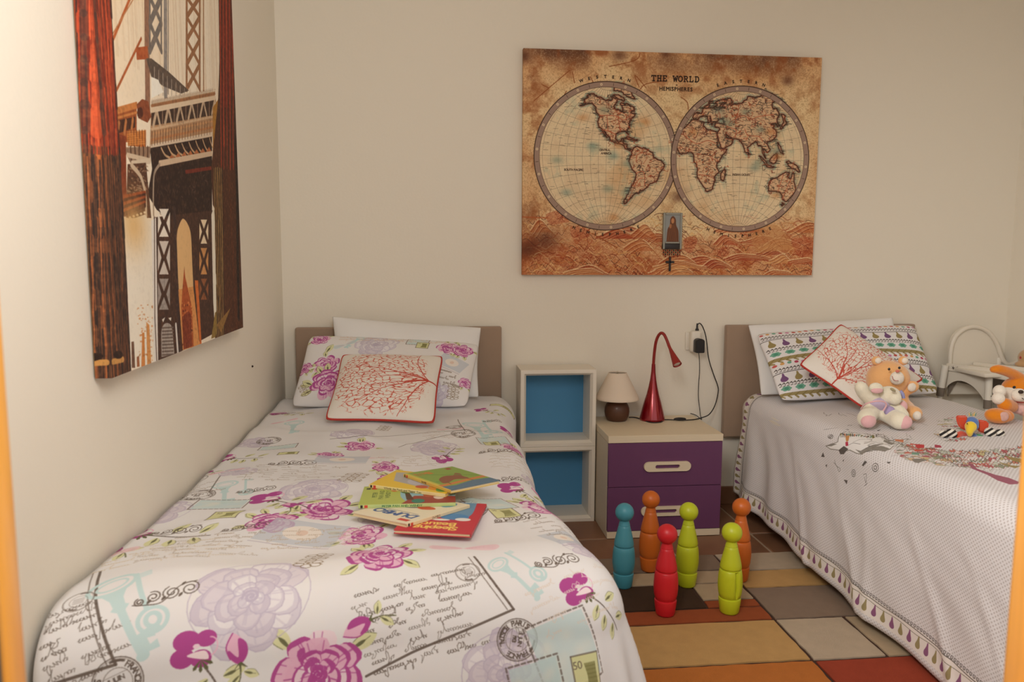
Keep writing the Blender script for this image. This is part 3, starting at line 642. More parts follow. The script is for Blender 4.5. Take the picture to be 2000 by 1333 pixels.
for P in ([P2(590, 340), P2(610, 400), P2(575, 420)], [P2(598, 540), P2(615, 590), P2(580, 590)], [P2(545, 430), P2(562, 500), P2(535, 510)], [P2(610, 930), P2(645, 960), P2(625, 990)], [P2(580, 1000), P2(660, 1010), P2(655, 1040), P2(575, 1050)]): A.poly(P, (214, 116, 60), .85)
for k in range(14):
    u = k/13; c = [(150, 120, 74), (60, 46, 36), (120, 84, 50)][k % 3]
    col_line(418+u*16, 424+u*14, 330, 660, .008, c)
    col_line(428+u*28, 432+u*26, -280, 330, .008, [(168, 66, 40), (60, 36, 30), (112, 48, 34)][k % 3])
col_line(455, 466, -280, 620, .03, (44, 34, 30)); col_line(446, 462, 330, 640, .02, (96, 54, 34), .8)
A.poly([P3(1410, 850), P3(1500, 740), P3(1440, 900)], (150, 112, 62)); A.line([P3(735, 1090), P3(800, 1075)], .012, (206, 150, 84)); A.circ(*P3(770, 1045), 9, 8, DK)
A.base = lambda P: P
lum = A.a.mean(-1); mixc((n2-.5)*np.where(lum > .7, .12, .6), (40, 26, 20)); mixc((.5-n2)*.5*(lum < .6), (222, 150, 96))
bt = thing('bridge_canvas', 'tall stretched canvas print of a steel suspension bridge on left wall', 'wall picture', (0, (by0+by1)/2, bz0))
wrap([(BX, by0, bz0), (BX, by1, bz0), (BX, by1, bz1), (BX, by0, bz1)], [(.004, by0, bz0), (.004, by1, bz0), (.004, by1, bz1), (.004, by0, bz1)], art_mat('bridge_print', A, .8, weave=.5, wscale=700), bt)
bm = bmesh.new()
for a in ((by0+.006, by0+.04, bz0+.006, bz1-.006), (by1-.04, by1-.006, bz0+.006, bz1-.006), (by0+.04, by1-.04, bz0+.006, bz0+.04), (by0+.04, by1-.04, bz1-.04, bz1-.006)):
    add_box(bm, .0005, BX-.004, a[0], a[1], a[2], a[3])
bmesh_obj('stretcher_frame', bm, PINE, bt)

# ================================================================== BEDS
TAUPE = mat('taupe_suede', (160, 136, 116), .9, bump=.25, bscale=400, var=.06, vscale=12, sheen=.2)
SHEET = mat('white_cotton', (232, 226, 218), .85, bump=.2, bscale=500)
BASEC = mat('bed_base_cloth', (150, 136, 120), .9, bump=.2, bscale=300)
def make_bed(label, x0, x1, y0, y1, hx0, hx1, ztop):
    t = thing('single_bed', label, 'bed', ((x0+x1)/2, (y0+y1)/2, 0))
    box('bed_base', x0+.01, x1-.01, y1+.01, y0, .14, .31, BASEC, t, .01)
    box('mattress', x0, x1, y1, y0-.005, .311, ztop-.028, SHEET, t, .045, 4)
    for a in (x0+.07, x1-.115 if x0 < 1 else x1-.08):
        for b in (y1+.10, y0-.12): lathe('leg', [(.022, 0), (.026, .14)], mat('leg_wood', (96, 66, 44), .5), t, (a, b, 0), 16)
    box('headboard', hx0, hx1, -.055, -.016, .345, .884, TAUPE, t, .008, 3)
    return t
ZL, ZR = .585, .575
bedL = make_bed('single bed against left wall with taupe headboard, under floral duvet', .035, .925, -.075, -2.04, at(575.5, 640, y=-.055)[0], at(980, 637, y=-.055)[0], ZL)
bedR = make_bed('single bed on the right with taupe headboard, under dotted horse quilt', 2.11, 2.975, -.075, -2.10, at(1420.5, 633, y=-.055)[0], 2.99, ZR)

def drape(x0, x1, y0, y1, z0, dl, dr, df, r, ry, flare, step, wrinkle, puff, lift=None, warp=None):
    """cloth laid over a box: cloth coordinates are flattened world x, y. Returns grid pos (ny,nx,3), cx, cy"""
    cx = np.arange(x0-dl, x1+dr+1e-6, step); cy = np.arange(y1-df, y0+1e-6, step)
    X, Y = np.meshgrid(cx, cy); xi0, xi1, yi1 = x0+(r if dl > 0 else 0), x1-(r if dr > 0 else 0), y1+ry
    a = np.where(X > xi1, X-xi1, np.where(X < xi0, X-xi0, 0)); b = np.where(Y < yi1, Y-yi1, 0)
    if dl <= 0: a = np.maximum(a, 0)
    d = np.hypot(a, b); da = np.divide(a, d, out=np.zeros_like(a), where=d > 0); db = np.divide(b, d, out=np.zeros_like(b), where=d > 0)
    R_ = r*da**2+ry*db**2; R_ = np.where(d > 0, R_, r)
    th = np.minimum(d/R_, PI/2); rest = np.maximum(d-R_*PI/2, 0)
    out = R_*np.sin(th)+flare*rest; dn = R_*(1-np.cos(th))+rest*math.sqrt(max(0, 1-flare**2))
    if lift is not None: dn = dn-rest*lift(X, Y, da)
    Pt = np.stack([np.clip(X, xi0 if dl > 0 else X.min(), xi1)+da*out, np.maximum(Y, yi1)+db*out, z0-dn], -1)
    n = np.stack([da*np.sin(th), db*np.sin(th), np.cos(th)], -1)
    Pt[..., 2] += puff*np.sin(np.clip((X-x0)/(x1-x0), 0, 1)*PI)**.5*np.clip((y0-Y)*6, 0, 1)
    Pt += n*wrinkle(X, Y, rest, da, db)[..., None]
    if warp is not None: Pt[..., 0] += warp(Pt)
    return Pt, cx, cy
class Cloth:
    def __init__(s, Pt, cx, cy):
        s.P, s.cx, s.cy = Pt, cx, cy; s.q = proj(Pt)
        ex = np.gradient(Pt, axis=1); ey = np.gradient(Pt, axis=0); nn = np.cross(ex, ey); s.vis = (nn*(CAM-Pt)).sum(-1) > 0; s.dep = (Pt-CAM)@CF
    def uv(s, px):
        out = []
        for p in np.asarray(px, float).reshape(-1, 2):
            d = np.sqrt(((s.q-p)**2).sum(-1)); d[~s.vis] = 1e6; far = s.dep+.006*d; far[d > d.min()+9] = 1e9; i, j = np.unravel_index(far.argmin(), d.shape)
            i = min(max(i, 1), d.shape[0]-2); j = min(max(j, 1), d.shape[1]-2)
            J = np.stack([(s.q[i, j+1]-s.q[i, j-1])/(s.cx[j+1]-s.cx[j-1]), (s.q[i+1, j]-s.q[i-1, j])/(s.cy[i+1]-s.cy[i-1])], 1)
            e = np.clip(np.linalg.lstsq(J, p-s.q[i, j], rcond=.02)[0], -.03, .03)
            out.append((s.cx[j]+e[0], s.cy[i]+e[1]))
        return np.array(out)
    def mesh(s, name, m, parent=None, thick=.012):
        ny, nx, _ = s.P.shape; V = s.P.reshape(-1, 3)
        F = [(i*nx+j, i*nx+j+1, (i+1)*nx+j+1, (i+1)*nx+j) for i in range(ny-1) for j in range(nx-1)]
        X, Y = np.meshgrid(s.cx, s.cy); uv = np.stack([(X-s.cx[0])/(s.cx[-1]-s.cx[0]), (Y-s.cy[0])/(s.cy[-1]-s.cy[0])], -1).reshape(-1, 2)
        o = mesh_obj(name, V, F, m, parent, 180, uv)
        md = o.modifiers.new('thickness', 'SOLIDIFY'); md.thickness = thick; md.offset = -1
        return o
def wrinkL(X, Y, rest, da, db):
    w_ = .006*np.sin(7*X+3.1*Y+1)*np.sin(5.3*Y-2*X)+.0035*np.sin(17*X-9*Y)+.003*np.sin(23*Y+6*X+2*np.sin(5*X))
    for (cx, cy, an, L, wd, h) in ((.75, -1.5, 1.9, .35, .02, .007), (.35, -.9, 2.6, .3, .02, .006), (.86, -1.0, 1.75, .5, .025, .006), (.55, -.42, .3, .3, .02, .008), (.2, -1.7, .4, .4, .025, .006), (.6, -1.97, .03, .5, .03, .005), (.72, -.36, 2.5, .22, .018, .007), (.40, -2.0, .0, .5, .02, .004)):
        u = (X-cx)*math.cos(an)+(Y-cy)*math.sin(an); v = -(X-cx)*math.sin(an)+(Y-cy)*math.cos(an)
        w_ = w_+h*np.exp(-(u/L)**2-(v/wd)**2)
    ang = np.arctan2(db, da)
    return w_*np.clip(1-rest*2, .3, 1)+.018*np.minimum(rest*3, 1)*np.sin(11*ang+6*X+8*Y)
Pt, cx_, cy_ = drape(.015, 1.045, -.115, -2.13, ZL-.006, .0, .50, .50, .085, .12, .27, .0125, wrinkL, .012,
    warp=lambda P: np.clip((P[..., 0]-.5)*2, 0, 1)*(-.028*np.clip((-P[..., 1]-.1)*3, 0, 1)-.048*np.clip((-P[..., 1]-.2)*2, 0, 1)+.088*np.clip((-P[..., 1]-1.62)*2.2, 0, 1)-.17*np.clip(ZL-.09-P[..., 2], 0, .4)*np.clip(1-(-P[..., 1]-1.7)*2.5, 0, 1)))
kk_ = np.clip((.62-Pt[..., 0])/.62, 0, 1)*np.clip((-Pt[..., 1]-1.55)/.5, 0, 1)
Pt[..., 1] -= .15*kk_; Pt[..., 2] += .035*kk_*np.clip((Pt[..., 2]-.3)*5, 0, 1)
Pt[..., 0] -= .03*np.clip((-.0-Pt[..., 1]-.1)*-4+1, 0, 1)*np.clip((Pt[..., 0]-.7)*4, 0, 1)
CL = Cloth(Pt, cx_, cy_)
def wrinkR(X, Y, rest, da, db):
    w_ = .003*np.sin(6*X+3*Y)+.0025*np.sin(13*Y-4*X)
    s_ = np.minimum(rest*2.2, 1)
    side = np.abs(da)
    fl = np.exp(-((Y+.2)/.55)**2)                              # many gathers near the head end, fanning downwards
    g = np.sin((Y+.1)*46/(1+rest*1.6)+2*np.sin(6*rest))*.5+np.sin((Y)*27/(1+rest*.8)+1.3)*.5
    w_ = w_+side*s_*(.016*g*(.22+fl)+.009*np.sin(5*Y+2*rest)+.006*np.sin(15*Y-9*rest))
    for (y_, sl, h) in ((-.62, .55, .010), (-.95, .62, .007), (-1.35, .7, .009), (-1.6, .75, .008), (-1.15, .3, .006)):
        u = (Y-y_)+rest*sl; w_ = w_+side*s_*h*np.exp(-(u/.022)**2)
    return w_
Pt, cx_, cy_ = drape(2.105, 3.0, -.13, -2.14, ZR-.006, .54, .22, .42, .07, .09, .10, .0125, wrinkR, .012,
    lift=lambda X, Y, da: (da < 0)*np.abs(da)*np.clip(.20+.095*(Y+.13), 0, 1))
CRc = Cloth(Pt, cx_, cy_)

# ------------------------------------------------------------------ print motifs (all in cloth metres)
MAG, PNK, LPK = (180, 78, 150), (234, 186, 210), (244, 210, 222)
LAV, LLV = (196, 186, 206), (222, 214, 224)
AQ, LEAF, OLV, INKB, INKG = (198, 222, 224), (222, 222, 174), (104, 104, 74), (104, 92, 84), (156, 144, 134)
rs = np.random.RandomState(41)
def rose(A, x, y, r, rot=0, c1=MAG, c2=PNK, sq=1.0, seed=0, leaf=True):
    g = np.random.RandomState(seed+17); A.push(x, y, rot, r, r*sq); lav = not leaf
    if leaf:
        for a in g.uniform(0, 2*PI, 5): leaf1(A, .95*math.cos(a), .95*math.sin(a), .62, a, LEAF)
    def petal(a, r0, r1, sp):
        t = np.linspace(-1, 1, 9); rr_ = r0+(r1-r0)*(1-np.abs(t)**2.6)*(1+.10*np.sin(t*4+a)); q = np.stack([rr_*np.cos(a+t*sp), rr_*np.sin(a+t*sp)], 1)
        inn = np.stack([(r0*.72)*np.cos(a+t[::-1]*sp*.8), (r0*.72)*np.sin(a+t[::-1]*sp*.8)], 1)
        return q, inn
    tiers = ((.66, 1.06, 7), (.48, .84, 6), (.32, .62, 5), (.17, .42, 4), (.06, .24, 3))
    for ti, (r0, r1, m) in enumerate(tiers):
        for k in range(m):
            a = 2*PI*k/m+ti*.7+g.uniform(-.2, .2); sp = PI/m*g.uniform(1.05, 1.35); q, inn = petal(a, r0, r1*g.uniform(.92, 1.06), sp)
            A.poly(np.vstack([q, inn]), c2 if g.rand() < .62 else tuple(int(v+(248-v)*.55) for v in c2), .95)
            e = np.stack([(np.hypot(*q.T)-(.05+.13*g.rand())*np.cos(np.linspace(-1.4, 1.4, 9)))*np.cos(np.arctan2(q[:, 1], q[:, 0])), (np.hypot(*q.T)-(.05+.13*g.rand())*np.cos(np.linspace(-1.4, 1.4, 9)))*np.sin(np.arctan2(q[:, 1], q[:, 0]))], 1)
            if not lav:
                if g.rand() < .8: A.poly(np.vstack([q, e[::-1]]), c1, .95)
                if g.rand() < .75: A.poly(np.vstack([inn, (inn*(.6 if False else 1)+(q[::-1]-inn)*(.30+.3*g.rand())*np.cos(np.linspace(-1.5, 1.5, 9))[:, None])[::-1]]), c1, .92)
                for _ in range(2): f = g.uniform(-.6, .6); A.line([(r0*.9*math.cos(a+f*sp), r0*.9*math.sin(a+f*sp)), (r1*.9*math.cos(a+f*sp*.9), r1*.9*math.sin(a+f*sp*.9))], .03, c1, .6)
            else:
                A.poly(np.vstack([q, e[::-1]]), c1, .45); A.line(q, .022, c1, .8)
                for _ in range(3): f = g.uniform(-.7, .7); A.line([(r0*.8*math.cos(a+f*sp), r0*.8*math.sin(a+f*sp)), (r1*.85*math.cos(a+f*sp*.9), r1*.85*math.sin(a+f*sp*.9))], .035, c1, .35)
                A.poly(np.vstack([inn, (inn+(q[::-1]-inn)*.35)[::-1]]), c1, .35)
    a = np.linspace(0, 4*PI, 24); A.line(np.stack([.012*a*np.cos(a), .012*a*np.sin(a)], 1), .05, c1)
    A.pop()
def leaf1(A, x, y, L, rot, c=LEAF, vein=True):
    A.push(x, y, rot, L)
    A.poly(spline([(-.1, 0), (.2, .26), (.6, .28), (1, 0), (.6, -.26), (.2, -.22)], 5, True), c, .95)
    if vein: 
        A.poly(spline([(-.1, .02), (.3, .10), (.55, .03), (.3, -.06)], 4, True), OLV, .9); A.line([(.2, .0), (.75, .05)], .035, OLV, .7); A.line(spline([(.1, .22), (.6, .30), (1, 0)], 4), .03, OLV, .6)
    A.pop()
def pansy(A, x, y, r, rot=0, stem=True):
    A.push(x, y, rot, r)
    if stem:
        A.line(spline([(.3, -.6), (.9, -1.4), (1.5, -2.4), (2.2, -3.4)], 6), .09, INKB, .8)
        for (a, b, q) in ((.6, -1.5, -2.4), (1.5, -1.4, .3), (.9, -2.3, -2.2), (2.2, -2.6, .2), (1.6, -3.0, -2.0)): leaf1(A, a, b, 1.0, q)
    for (a, b, q) in ((-.35, .45, .62), (.55, .5, .5), (-.5, -.35, .55), (.35, -.45, .5)): A.circ(a, b, q, q*.85, MAG, 1, 18)
    A.poly(spline([(-.3, -.25), (.5, -.1), (.7, -.5), (.2, -.45)], 5, True), (246, 226, 232)); A.circ(.12, .15, .16, .12, (240, 214, 226))
    A.ring(.75, .1, .35, .45, .06, PNK, .9, 16, -1.4, 1.6)
    for a in (-2.2, -1.6, -1.0, -.4): A.poly([(.35, -.5), (.35+.5*math.cos(a-.18), -.5+.5*math.sin(a-.18)), (.35+.62*math.cos(a), -.5+.62*math.sin(a)), (.35+.5*math.cos(a+.18), -.5+.5*math.sin(a+.18))], OLV)
    A.pop()
def bud(A, x, y, r, rot=0):
    A.push(x, y, rot, r); A.poly(spline([(-.1, 1), (-.55, .3), (-.45, -.4), (0, -.8), (.5, -.3), (.5, .3)], 5, True), PNK)
    A.poly(spline([(.15, .6), (.55, .25), (.5, -.4), (0, -.8), (-.5, -.3), (-.45, .1), (0, -.4)], 5, True), MAG); A.line(spline([(-.1, 1), (-.55, .3), (-.45, -.4)], 5), .07, MAG)
    for a in (-2.4, -1.57, -.8): A.poly([(-.08, -.75), (.6*math.cos(a), -.75+.5*math.sin(a)), (.1, -.7)], OLV)
    A.line(spline([(0, -.9), (-.1, -1.5), (-.5, -2.2)], 4), .08, OLV, .8); leaf1(A, -.2, -1.4, .9, -2.6); leaf1(A, .2, -1.3, .8, -.5); A.pop()
def script(A, x, y, w_, rows, lead, rot=0, c=INKG, al=.85, h=.016, wd=.0018, seed=0, fill=(.55, 1.0)):
    g = np.random.RandomState(seed+90); A.push(x, y, rot)
    for r_ in range(rows):
        px = g.uniform(0, .15)*w_; end = w_*g.uniform(*fill)
        while px < end:
            L = g.uniform(.03, .085); n = int(L/.0042); t = np.arange(n*4)/4.0
            amp = h*.32*(.6+.4*g.rand(len(t))); tall = np.zeros(len(t))
            for k in g.randint(0, max(len(t)-6, 1), 1+int(L/.035)): tall[k:k+5] += np.array([.4, 1, 1.1, .7, .1])[:len(tall[k:k+5])]*h*g.choice([1.0, 1.0, -1.0])
            p = np.stack([px+t*.0042+.0022*np.sin(t*2*PI*.9)+.25*tall, -r_*lead+amp*np.sin(t*2*PI*.8)+tall+.002*g.randn()], 1)
            A.line(p, wd*(.7+.5*g.rand()), c, al); px += L+g.uniform(.008, .03)
    A.pop()
def postmark(A, x, y, r, rot=0, c=INKB, letters=True):
    A.push(x, y, rot, r); A.ring(0, 0, 1, 1, .045, c, .9); A.ring(0, 0, .93, .93, .02, c, .7); A.ring(0, 0, .58, .58, .03, c, .6)
    for a in (1.0, 4.1): A.ring(0, 0, .86, .86, .10, c, .9, 8, a, a+.62)
    if letters:
        A.arc_text('PARIS', 0, 0, .66, PI*.98, .24, .26, c, bold=.05); A.arc_text('FRANCE', 0, 0, .66, .15, .24, .24, c, bold=.05); A.arc_text('POSTAL', 0, 0, .88, -PI/2-.1, .22, .24, c, True, bold=.05)
        A.text('11 JUIN', 0, .06, .19, c, bold=.04); A.text('1913', 0, -.24, .19, c, bold=.04); A.line([(-.5, .33), (.5, .33)], .02, c, .7); A.line([(-.5, -.32), (.5, -.32)], .02, c, .7)
    else:
        for k in range(5): A.line([(-.35, .25-.13*k), (.35, .27-.13*k)], .04, c, .6)
    A.pop()
def key(A, x, y, L, rot=0, c=AQ):
    A.push(x, y, rot, L); A.ring(0, .8, .17, .11, .035, c); A.ring(0, .8, .11, .06, .02, c, .8)
    A.poly([(-.09, .69), (.09, .69), (.05, .60), (.045, .52), (.07, .50), (.03, .46), (.03, .06), (-.03, .06), (-.03, .46), (-.07, .50), (-.045, .52), (-.05, .60)], c)
    A.poly([(.02, .2), (.14, .22), (.14, .12), (.08, .14), (.08, .08), (.14, .09), (.13, .02), (.02, .04)], c); A.circ(0, .03, .05, .04, c); A.pop()
def key2(A, x, y, L, rot=0, c=AQ):
    A.push(x, y, rot, L); A.line([(0, .95), (.02, .32)], .055, c); A.poly([(.03, .95), (.16, .97), (.15, .84), (.03, .84)], c, .6); A.ring(.04, .16, .15, .15, .045, c); A.ring(.04, .16, .07, .08, .05, c, .8); A.circ(.04, .04, .05, .05, c); A.pop()
def scroll(A, x, y, L, rot=0, c=INKB, al=.85):
    A.push(x, y, rot, L)
    for (a, b, r, s_) in ((-.40, -.06, .08, 1), (-.2, .0, .12, -1), (.08, .03, .15, 1), (.36, .06, .16, -1)):
        t = np.linspace(0, 3.4*PI, 26); q = r*(1-t/(4.4*PI)); A.line(np.stack([a+q*np.cos(t*s_+2), b+q*np.sin(t*s_+2)], 1), .022, c, al)
    A.line(spline([(-.5, -.1), (-.3, -.14), (-.05, -.13), (.2, .16), (.45, .22)], 6), .02, c, al)
    for a, b in ((-.28, -.12), (-.06, -.1), (.2, -.08), (.22, .16)): leaf1(A, a, b, .09, 1, c, False)
    A.pop()
def filigree(A, x, y, L, rot=0, c=(134, 112, 84)):
    A.push(x, y, rot, L)
    for k in (-1, 0, 1):
        for q in range(6):
            a = q*PI/3+.5; A.ring(.22*math.cos(a), k*.36+.13*math.sin(a), .12, .075, .02, c, .8, 14)
        A.circ(0, k*.36, .05, .035, c, .8); A.line([(-.34, k*.36+.05), (-.22, k*.36), (-.34, k*.36-.05)], .02, c, .8); A.line([(.34, k*.36+.05), (.22, k*.36), (.34, k*.36-.05)], .02, c, .8)
    A.pop()
def stamp(A, x, y, w_, h_, rot=0, c=AQ, small=None, seed=0):
    A.push(x, y, rot); A.poly([(-w_/2*.92, -h_/2*.92), (w_/2*.92, -h_/2*.92), (w_/2*.92, h_/2*.92), (-w_/2*.92, h_/2*.92)], c, .75)
    for i in range(12): A.soft(rs.uniform(-.4, .4)*w_, rs.uniform(-.4, .4)*h_, w_*.1, h_*.1, (232, 232, 222), .35)
    def perf(a, b, n):
        for k in range(n):
            t0, t1 = k/n, (k+.6)/n; A.line([(a[0]+(b[0]-a[0])*t0, a[1]+(b[1]-a[1])*t0), (a[0]+(b[0]-a[0])*t1, a[1]+(b[1]-a[1])*t1)], .0035, INKB, .75)
    W2, H2 = w_/2, h_/2; n = max(8, int(w_/.012)); m = max(8, int(h_/.012))
    perf((-W2, -H2), (W2, -H2), n); perf((W2, -H2), (W2, H2), m); perf((W2, H2), (-W2, H2), n); perf((-W2, H2), (-W2, -H2), m)
    A.pop()
def gstamp(A, x, y, w_, h_, rot=0, num='50'):
    A.push(x, y, rot); A.poly([(-w_/2, -h_/2), (w_/2, -h_/2), (w_/2, h_/2), (-w_/2, h_/2)], (218, 218, 160), .9)
    A.line([(-w_/2, -h_/2), (w_/2, -h_/2), (w_/2, h_/2), (-w_/2, h_/2)], .003, INKB, .7, True)
    for k in range(7): A.line(spline([(-.1*w_+.07*w_*k, -.35*h_), (.0+.05*w_*k, 0), (-.05*w_+.06*w_*k, .3*h_)], 4), .003, (130, 128, 80), .8)
    A.text(num, -.3*w_, .22*h_, .16*h_, INKB); A.pop()
def bow(A, x, y, L, rot=0, c=(238, 204, 212)):
    A.push(x, y, rot, L)
    for s_ in (-1, 1):
        A.poly(spline([(0, 0), (s_*.35, .22), (s_*.9, .34), (s_*1.0, .1), (s_*.8, -.12), (s_*.3, -.1)], 5, True), c, .8)
        for k in (.0, .08, .16): A.line(spline([(s_*.1, 0), (s_*.45, .04+k*.7), (s_*.9, k*1.3)], 4), .03, (226, 182, 196), .6)
    A.pop()
def postcard(A, x, y, w_, h_, rot=0):
    A.push(x, y, rot); A.poly([(-w_/2, -h_/2), (w_/2, -h_/2), (w_/2, h_/2), (-w_/2, h_/2)], (198, 204, 214), .75); A.circ(0, 0, w_*.24, h_*.3, (238, 230, 222)); A.circ(0, 0, w_*.07, h_*.12, (224, 190, 170), .6)
    A.line([(-w_/2, -h_/2-.008), (w_/2, -h_/2-.008)], .003, (184, 176, 190), .7); A.pop()

# ------------------------------------------------------------------ floral duvet
x00, y00 = CL.cx[0], CL.cy[0]
A = Art(CL.cx[-1]-x00, CL.cy[-1]-y00, 980, (234, 233, 235)); OFF = np.array([x00, y00])
n1 = vnoise(A.H, A.W, 300, 61, 4); mixc(np.clip((n1-.5)*3, 0, 1)*.25, (232, 222, 214))
A.base = lambda P: P-OFF
def D(px, py): return CL.uv([(px, py)])[0]
def ang(p, q): a, b = D(*p), D(*q); return math.atan2(b[1]-a[1], b[0]-a[0])
g = np.random.RandomState(8)
# envelopes
for cs, sd, fl in (([(926, 1088), (958, 1130), (1003, 1191), (715, 1322)], 1, 1), ([(196, 1117), (188, 1180), (226, 1299), (62, 1352)], 2, 1)):
    q = CL.uv(cs); A.line(spline(q[:3], 4), .0045, INKB, .9); A.line(q[2:], .0045, INKB, .9); A.line(spline(q[:3]-[.012, 0], 4), .002, INKB, .7)
for p, q, r_, ld, h, sd in (((668, 1172), (880, 1108), 9, .0185, .0105, 3), ((72, 1210), (150, 1150), 8, .0175, .010, 4)):
    a = D(*p); script(A, a[0], a[1], .235 if sd == 3 else .085, r_, ld, .22 if sd == 3 else .30, INKB, .8, h, .0011, sd, (.8, 1.0))
# roses
for i, (px, py, r, c) in enumerate(((742, 1082, .062, 0), (706, 1047, .055, 0), (632, 996, .07, 0), (532, 1019, .055, 0), (705, 873, .05, 0), (645, 886, .042, 0), (752, 912, .045, 0), (775, 936, .06, 0), (620, 1318, .075, 0), (1000, 868, .05, 0), (1062, 990, .07, 0),
                          (490, 1166, .098, 1), (612, 955, .085, 1), (850, 872, .09, 1), (310, 1000, .075, 1), (990, 1318, .08, 1), (690, 838, .07, 1), (1060, 930, .06, 1), (740, 1010, .05, 1), (500, 862, .06, 1), (1150, 1075, .06, 1), (470, 915, .05, 1))):
    a = D(px, py)
    if c == 0: rose(A, a[0], a[1], r, g.uniform(0, 6), seed=i)
    else: rose(A, a[0], a[1], r, g.uniform(0, 6), LAV, LLV, 1.0, i, False); A.ring(a[0], a[1], r*1.05, r*.95, .002, LAV, .7)
for px, py, r, ro in ((378, 1270, .034, 0), (1128, 1152, .032, .5), (520, 974, .04, .3), (248, 1036, .045, .8), (985, 831, .035, 0), (998, 953, .04, .3), (440, 893, .035, .6), (865, 897, .035, 2.2), (560, 800, .035, .5), (940, 795, .03, .4)):
    a = D(px, py); pansy(A, a[0], a[1], r, ro, True)
for px, py, r, ro in ((463, 1270, .030, .2), (565, 985, .03, .3), (212, 1060, .035, 1.0), (1018, 840, .025, .4), (1048, 958, .03, .4), (415, 903, .028, .8), (700, 1225, .03, 2), (850, 915, .03, 1.2)):
    a = D(px, py); bud(A, a[0], a[1], r, ro)
for px, py, r, ro in ((205, 1090, .06, .5), (447, 917, .05, .4), (905, 1072, .075, -.2), (880, 832, .06, .2), (560, 818, .05, .4), (735, 895, .03, 0)): a = D(px, py); bow(A, a[0], a[1], r, ro)
for px, py, L, ro, f in ((283, 1262, .20, 2.7, 0), (240, 1130, .20, .25, 1), (1036, 1152, .24, .7, 0), (958, 1094, .24, .95, 1), (450, 966, .14, .1, 0), (478, 958, .12, .1, 1), (925, 838, .12, .4, 0), (944, 832, .10, .5, 1), (560, 838, .1, .1, 0)):
    a = D(px, py); (key2 if f else key)(A, a[0], a[1]-(L*.5 if not f else L*.9) if f else a[1], L, 0.0 if f else 0, AQ) if False else None
def keys(p, q, L0):
    a, b = D(*p), D(*q); L = math.hypot(*(b-a)); r = math.atan2(b[1]-a[1], b[0]-a[0])-PI/2; return a, L, r
for p, q in (((283, 1288), (216, 1130)), ((1052, 1172), (958, 1094)), ((435, 985), (440, 940)), ((945, 852), (922, 820)), ((572, 842), (576, 822))):
    a, L, r = keys(p, q, 0); key(A, a[0], a[1], L*1.06, r, AQ)
for p, q in (((300, 1238), (268, 1125)), ((1060, 1135), (990, 1082)), ((476, 968), (480, 938)), ((962, 842), (942, 818))):
    a, L, r = keys(p, q, 0); key2(A, a[0], a[1], L*1.1, r, AQ)
for px, py, r, ro in ((153, 1175, .022, .2), (1010, 1250, .038, -1.75), (913, 1117, .024, .3), (385, 968, .045, .1), (905, 847, .05, .2), (230, 1335, .037, .3), (913, 993, .055, .3), (385, 937, .03, 0), (885, 828, .035, 0), (525, 862, .04, .2)):
    a = D(px, py); postmark(A, a[0], a[1], r, ro, letters=r > .03)
for px, py, L, ro in ((325, 1162, .10, .15), (1087, 1096, .10, .1), (345, 1038, .10, -.05), (570, 905, .14, -.1), (480, 1030, .10, 0), (1010, 1013, .13, .1), (975, 878, .16, 0), (1000, 935, .13, .2), (500, 958, .10, 0), (960, 818, .09, .2), (565, 800, .1, .3)):
    a = D(px, py); scroll(A, a[0], a[1], L, ro)
for px, py, L in ((613, 1090, .085), (690, 932, .10), (752, 833, .07)): a = D(px, py); filigree(A, a[0], a[1], L, -.2)
for px, py, w_, h_, ro in ((1105, 1270, .125, .135, .35), (430, 986, .13, .07, -.05), (552, 868, .12, .06, 0), (962, 858, .12, .10, .15), (955, 985, .13, .10, .25), (1050, 1345, .1, .1, .2)):
    a = D(px, py); stamp(A, a[0], a[1], w_, h_, ro)
for px, py, w_, h_, ro in ((1150, 1325, .055, .085, .15), (440, 1004, .07, .06, -.1), (567, 879, .06, .04, 0), (957, 862, .06, .06, .1), (985, 1003, .07, .06, .2), (985, 790, .12, .03, 0)):
    a = D(px, py); gstamp(A, a[0], a[1], w_, h_, ro)
for px, py, w_, h_, ro in ((590, 1042, .18, .11, -.3), (668, 898, .16, .08, -.1), (690, 770, .1, .06, .3), (1100, 1050, .1, .07, .5)): a = D(px, py); postcard(A, a[0], a[1], w_, h_, ro)
for px, py, w_, n, ld, ro, c in ((425, 1066, .26, 7, .022, -.08, (178, 164, 150)), (570, 925, .30, 8, .022, -.06, (172, 160, 148)), (870, 850, .2, 6, .018, .1, (186, 172, 160)), (600, 1060, .2, 5, .02, .05, (196, 180, 162)), (820, 1010, .16, 6, .02, .15, (176, 164, 154)),
                             (1000, 900, .2, 8, .024, .1, (196, 184, 170)), (700, 808, .2, 4, .02, .1, (150, 138, 130)), (300, 1085, .24, 6, .02, .1, (214, 200, 180)), (800, 905, .3, 5, .02, .05, (196, 184, 172)), (1100, 1040, .18, 5, .022, .3, (160, 148, 140)), (360, 950, .18, 5, .02, .3, (170, 156, 144)), (560, 800, .3, 6, .02, 0, (206, 192, 176)), (1120, 1225, .2, 4, .03, .4, (226, 214, 204))):
    a = D(px, py); script(A, a[0]-w_/2, a[1]+n*ld/2, w_, n, ld, ro, c, .7, .009, .0014, int(px))
for P in ([(1003, 1191), (1003, 1191)], [(355, 880), (395, 858)], [(893, 812), (908, 840)], [(430, 930), (408, 962)], [(645, 858), (950, 835)], [(780, 868), (900, 845)]):
    A.line(CL.uv(P), .004, INKB, .7)
A.base = lambda P: P
FLM = art_mat('floral_print', A, .85, weave=.35, wscale=1400)
dv = CL.mesh('floral_duvet', FLM); own(dv)
tag(dv, 'white duvet printed with magenta roses, old letters and keys, on left bed', 'duvet')

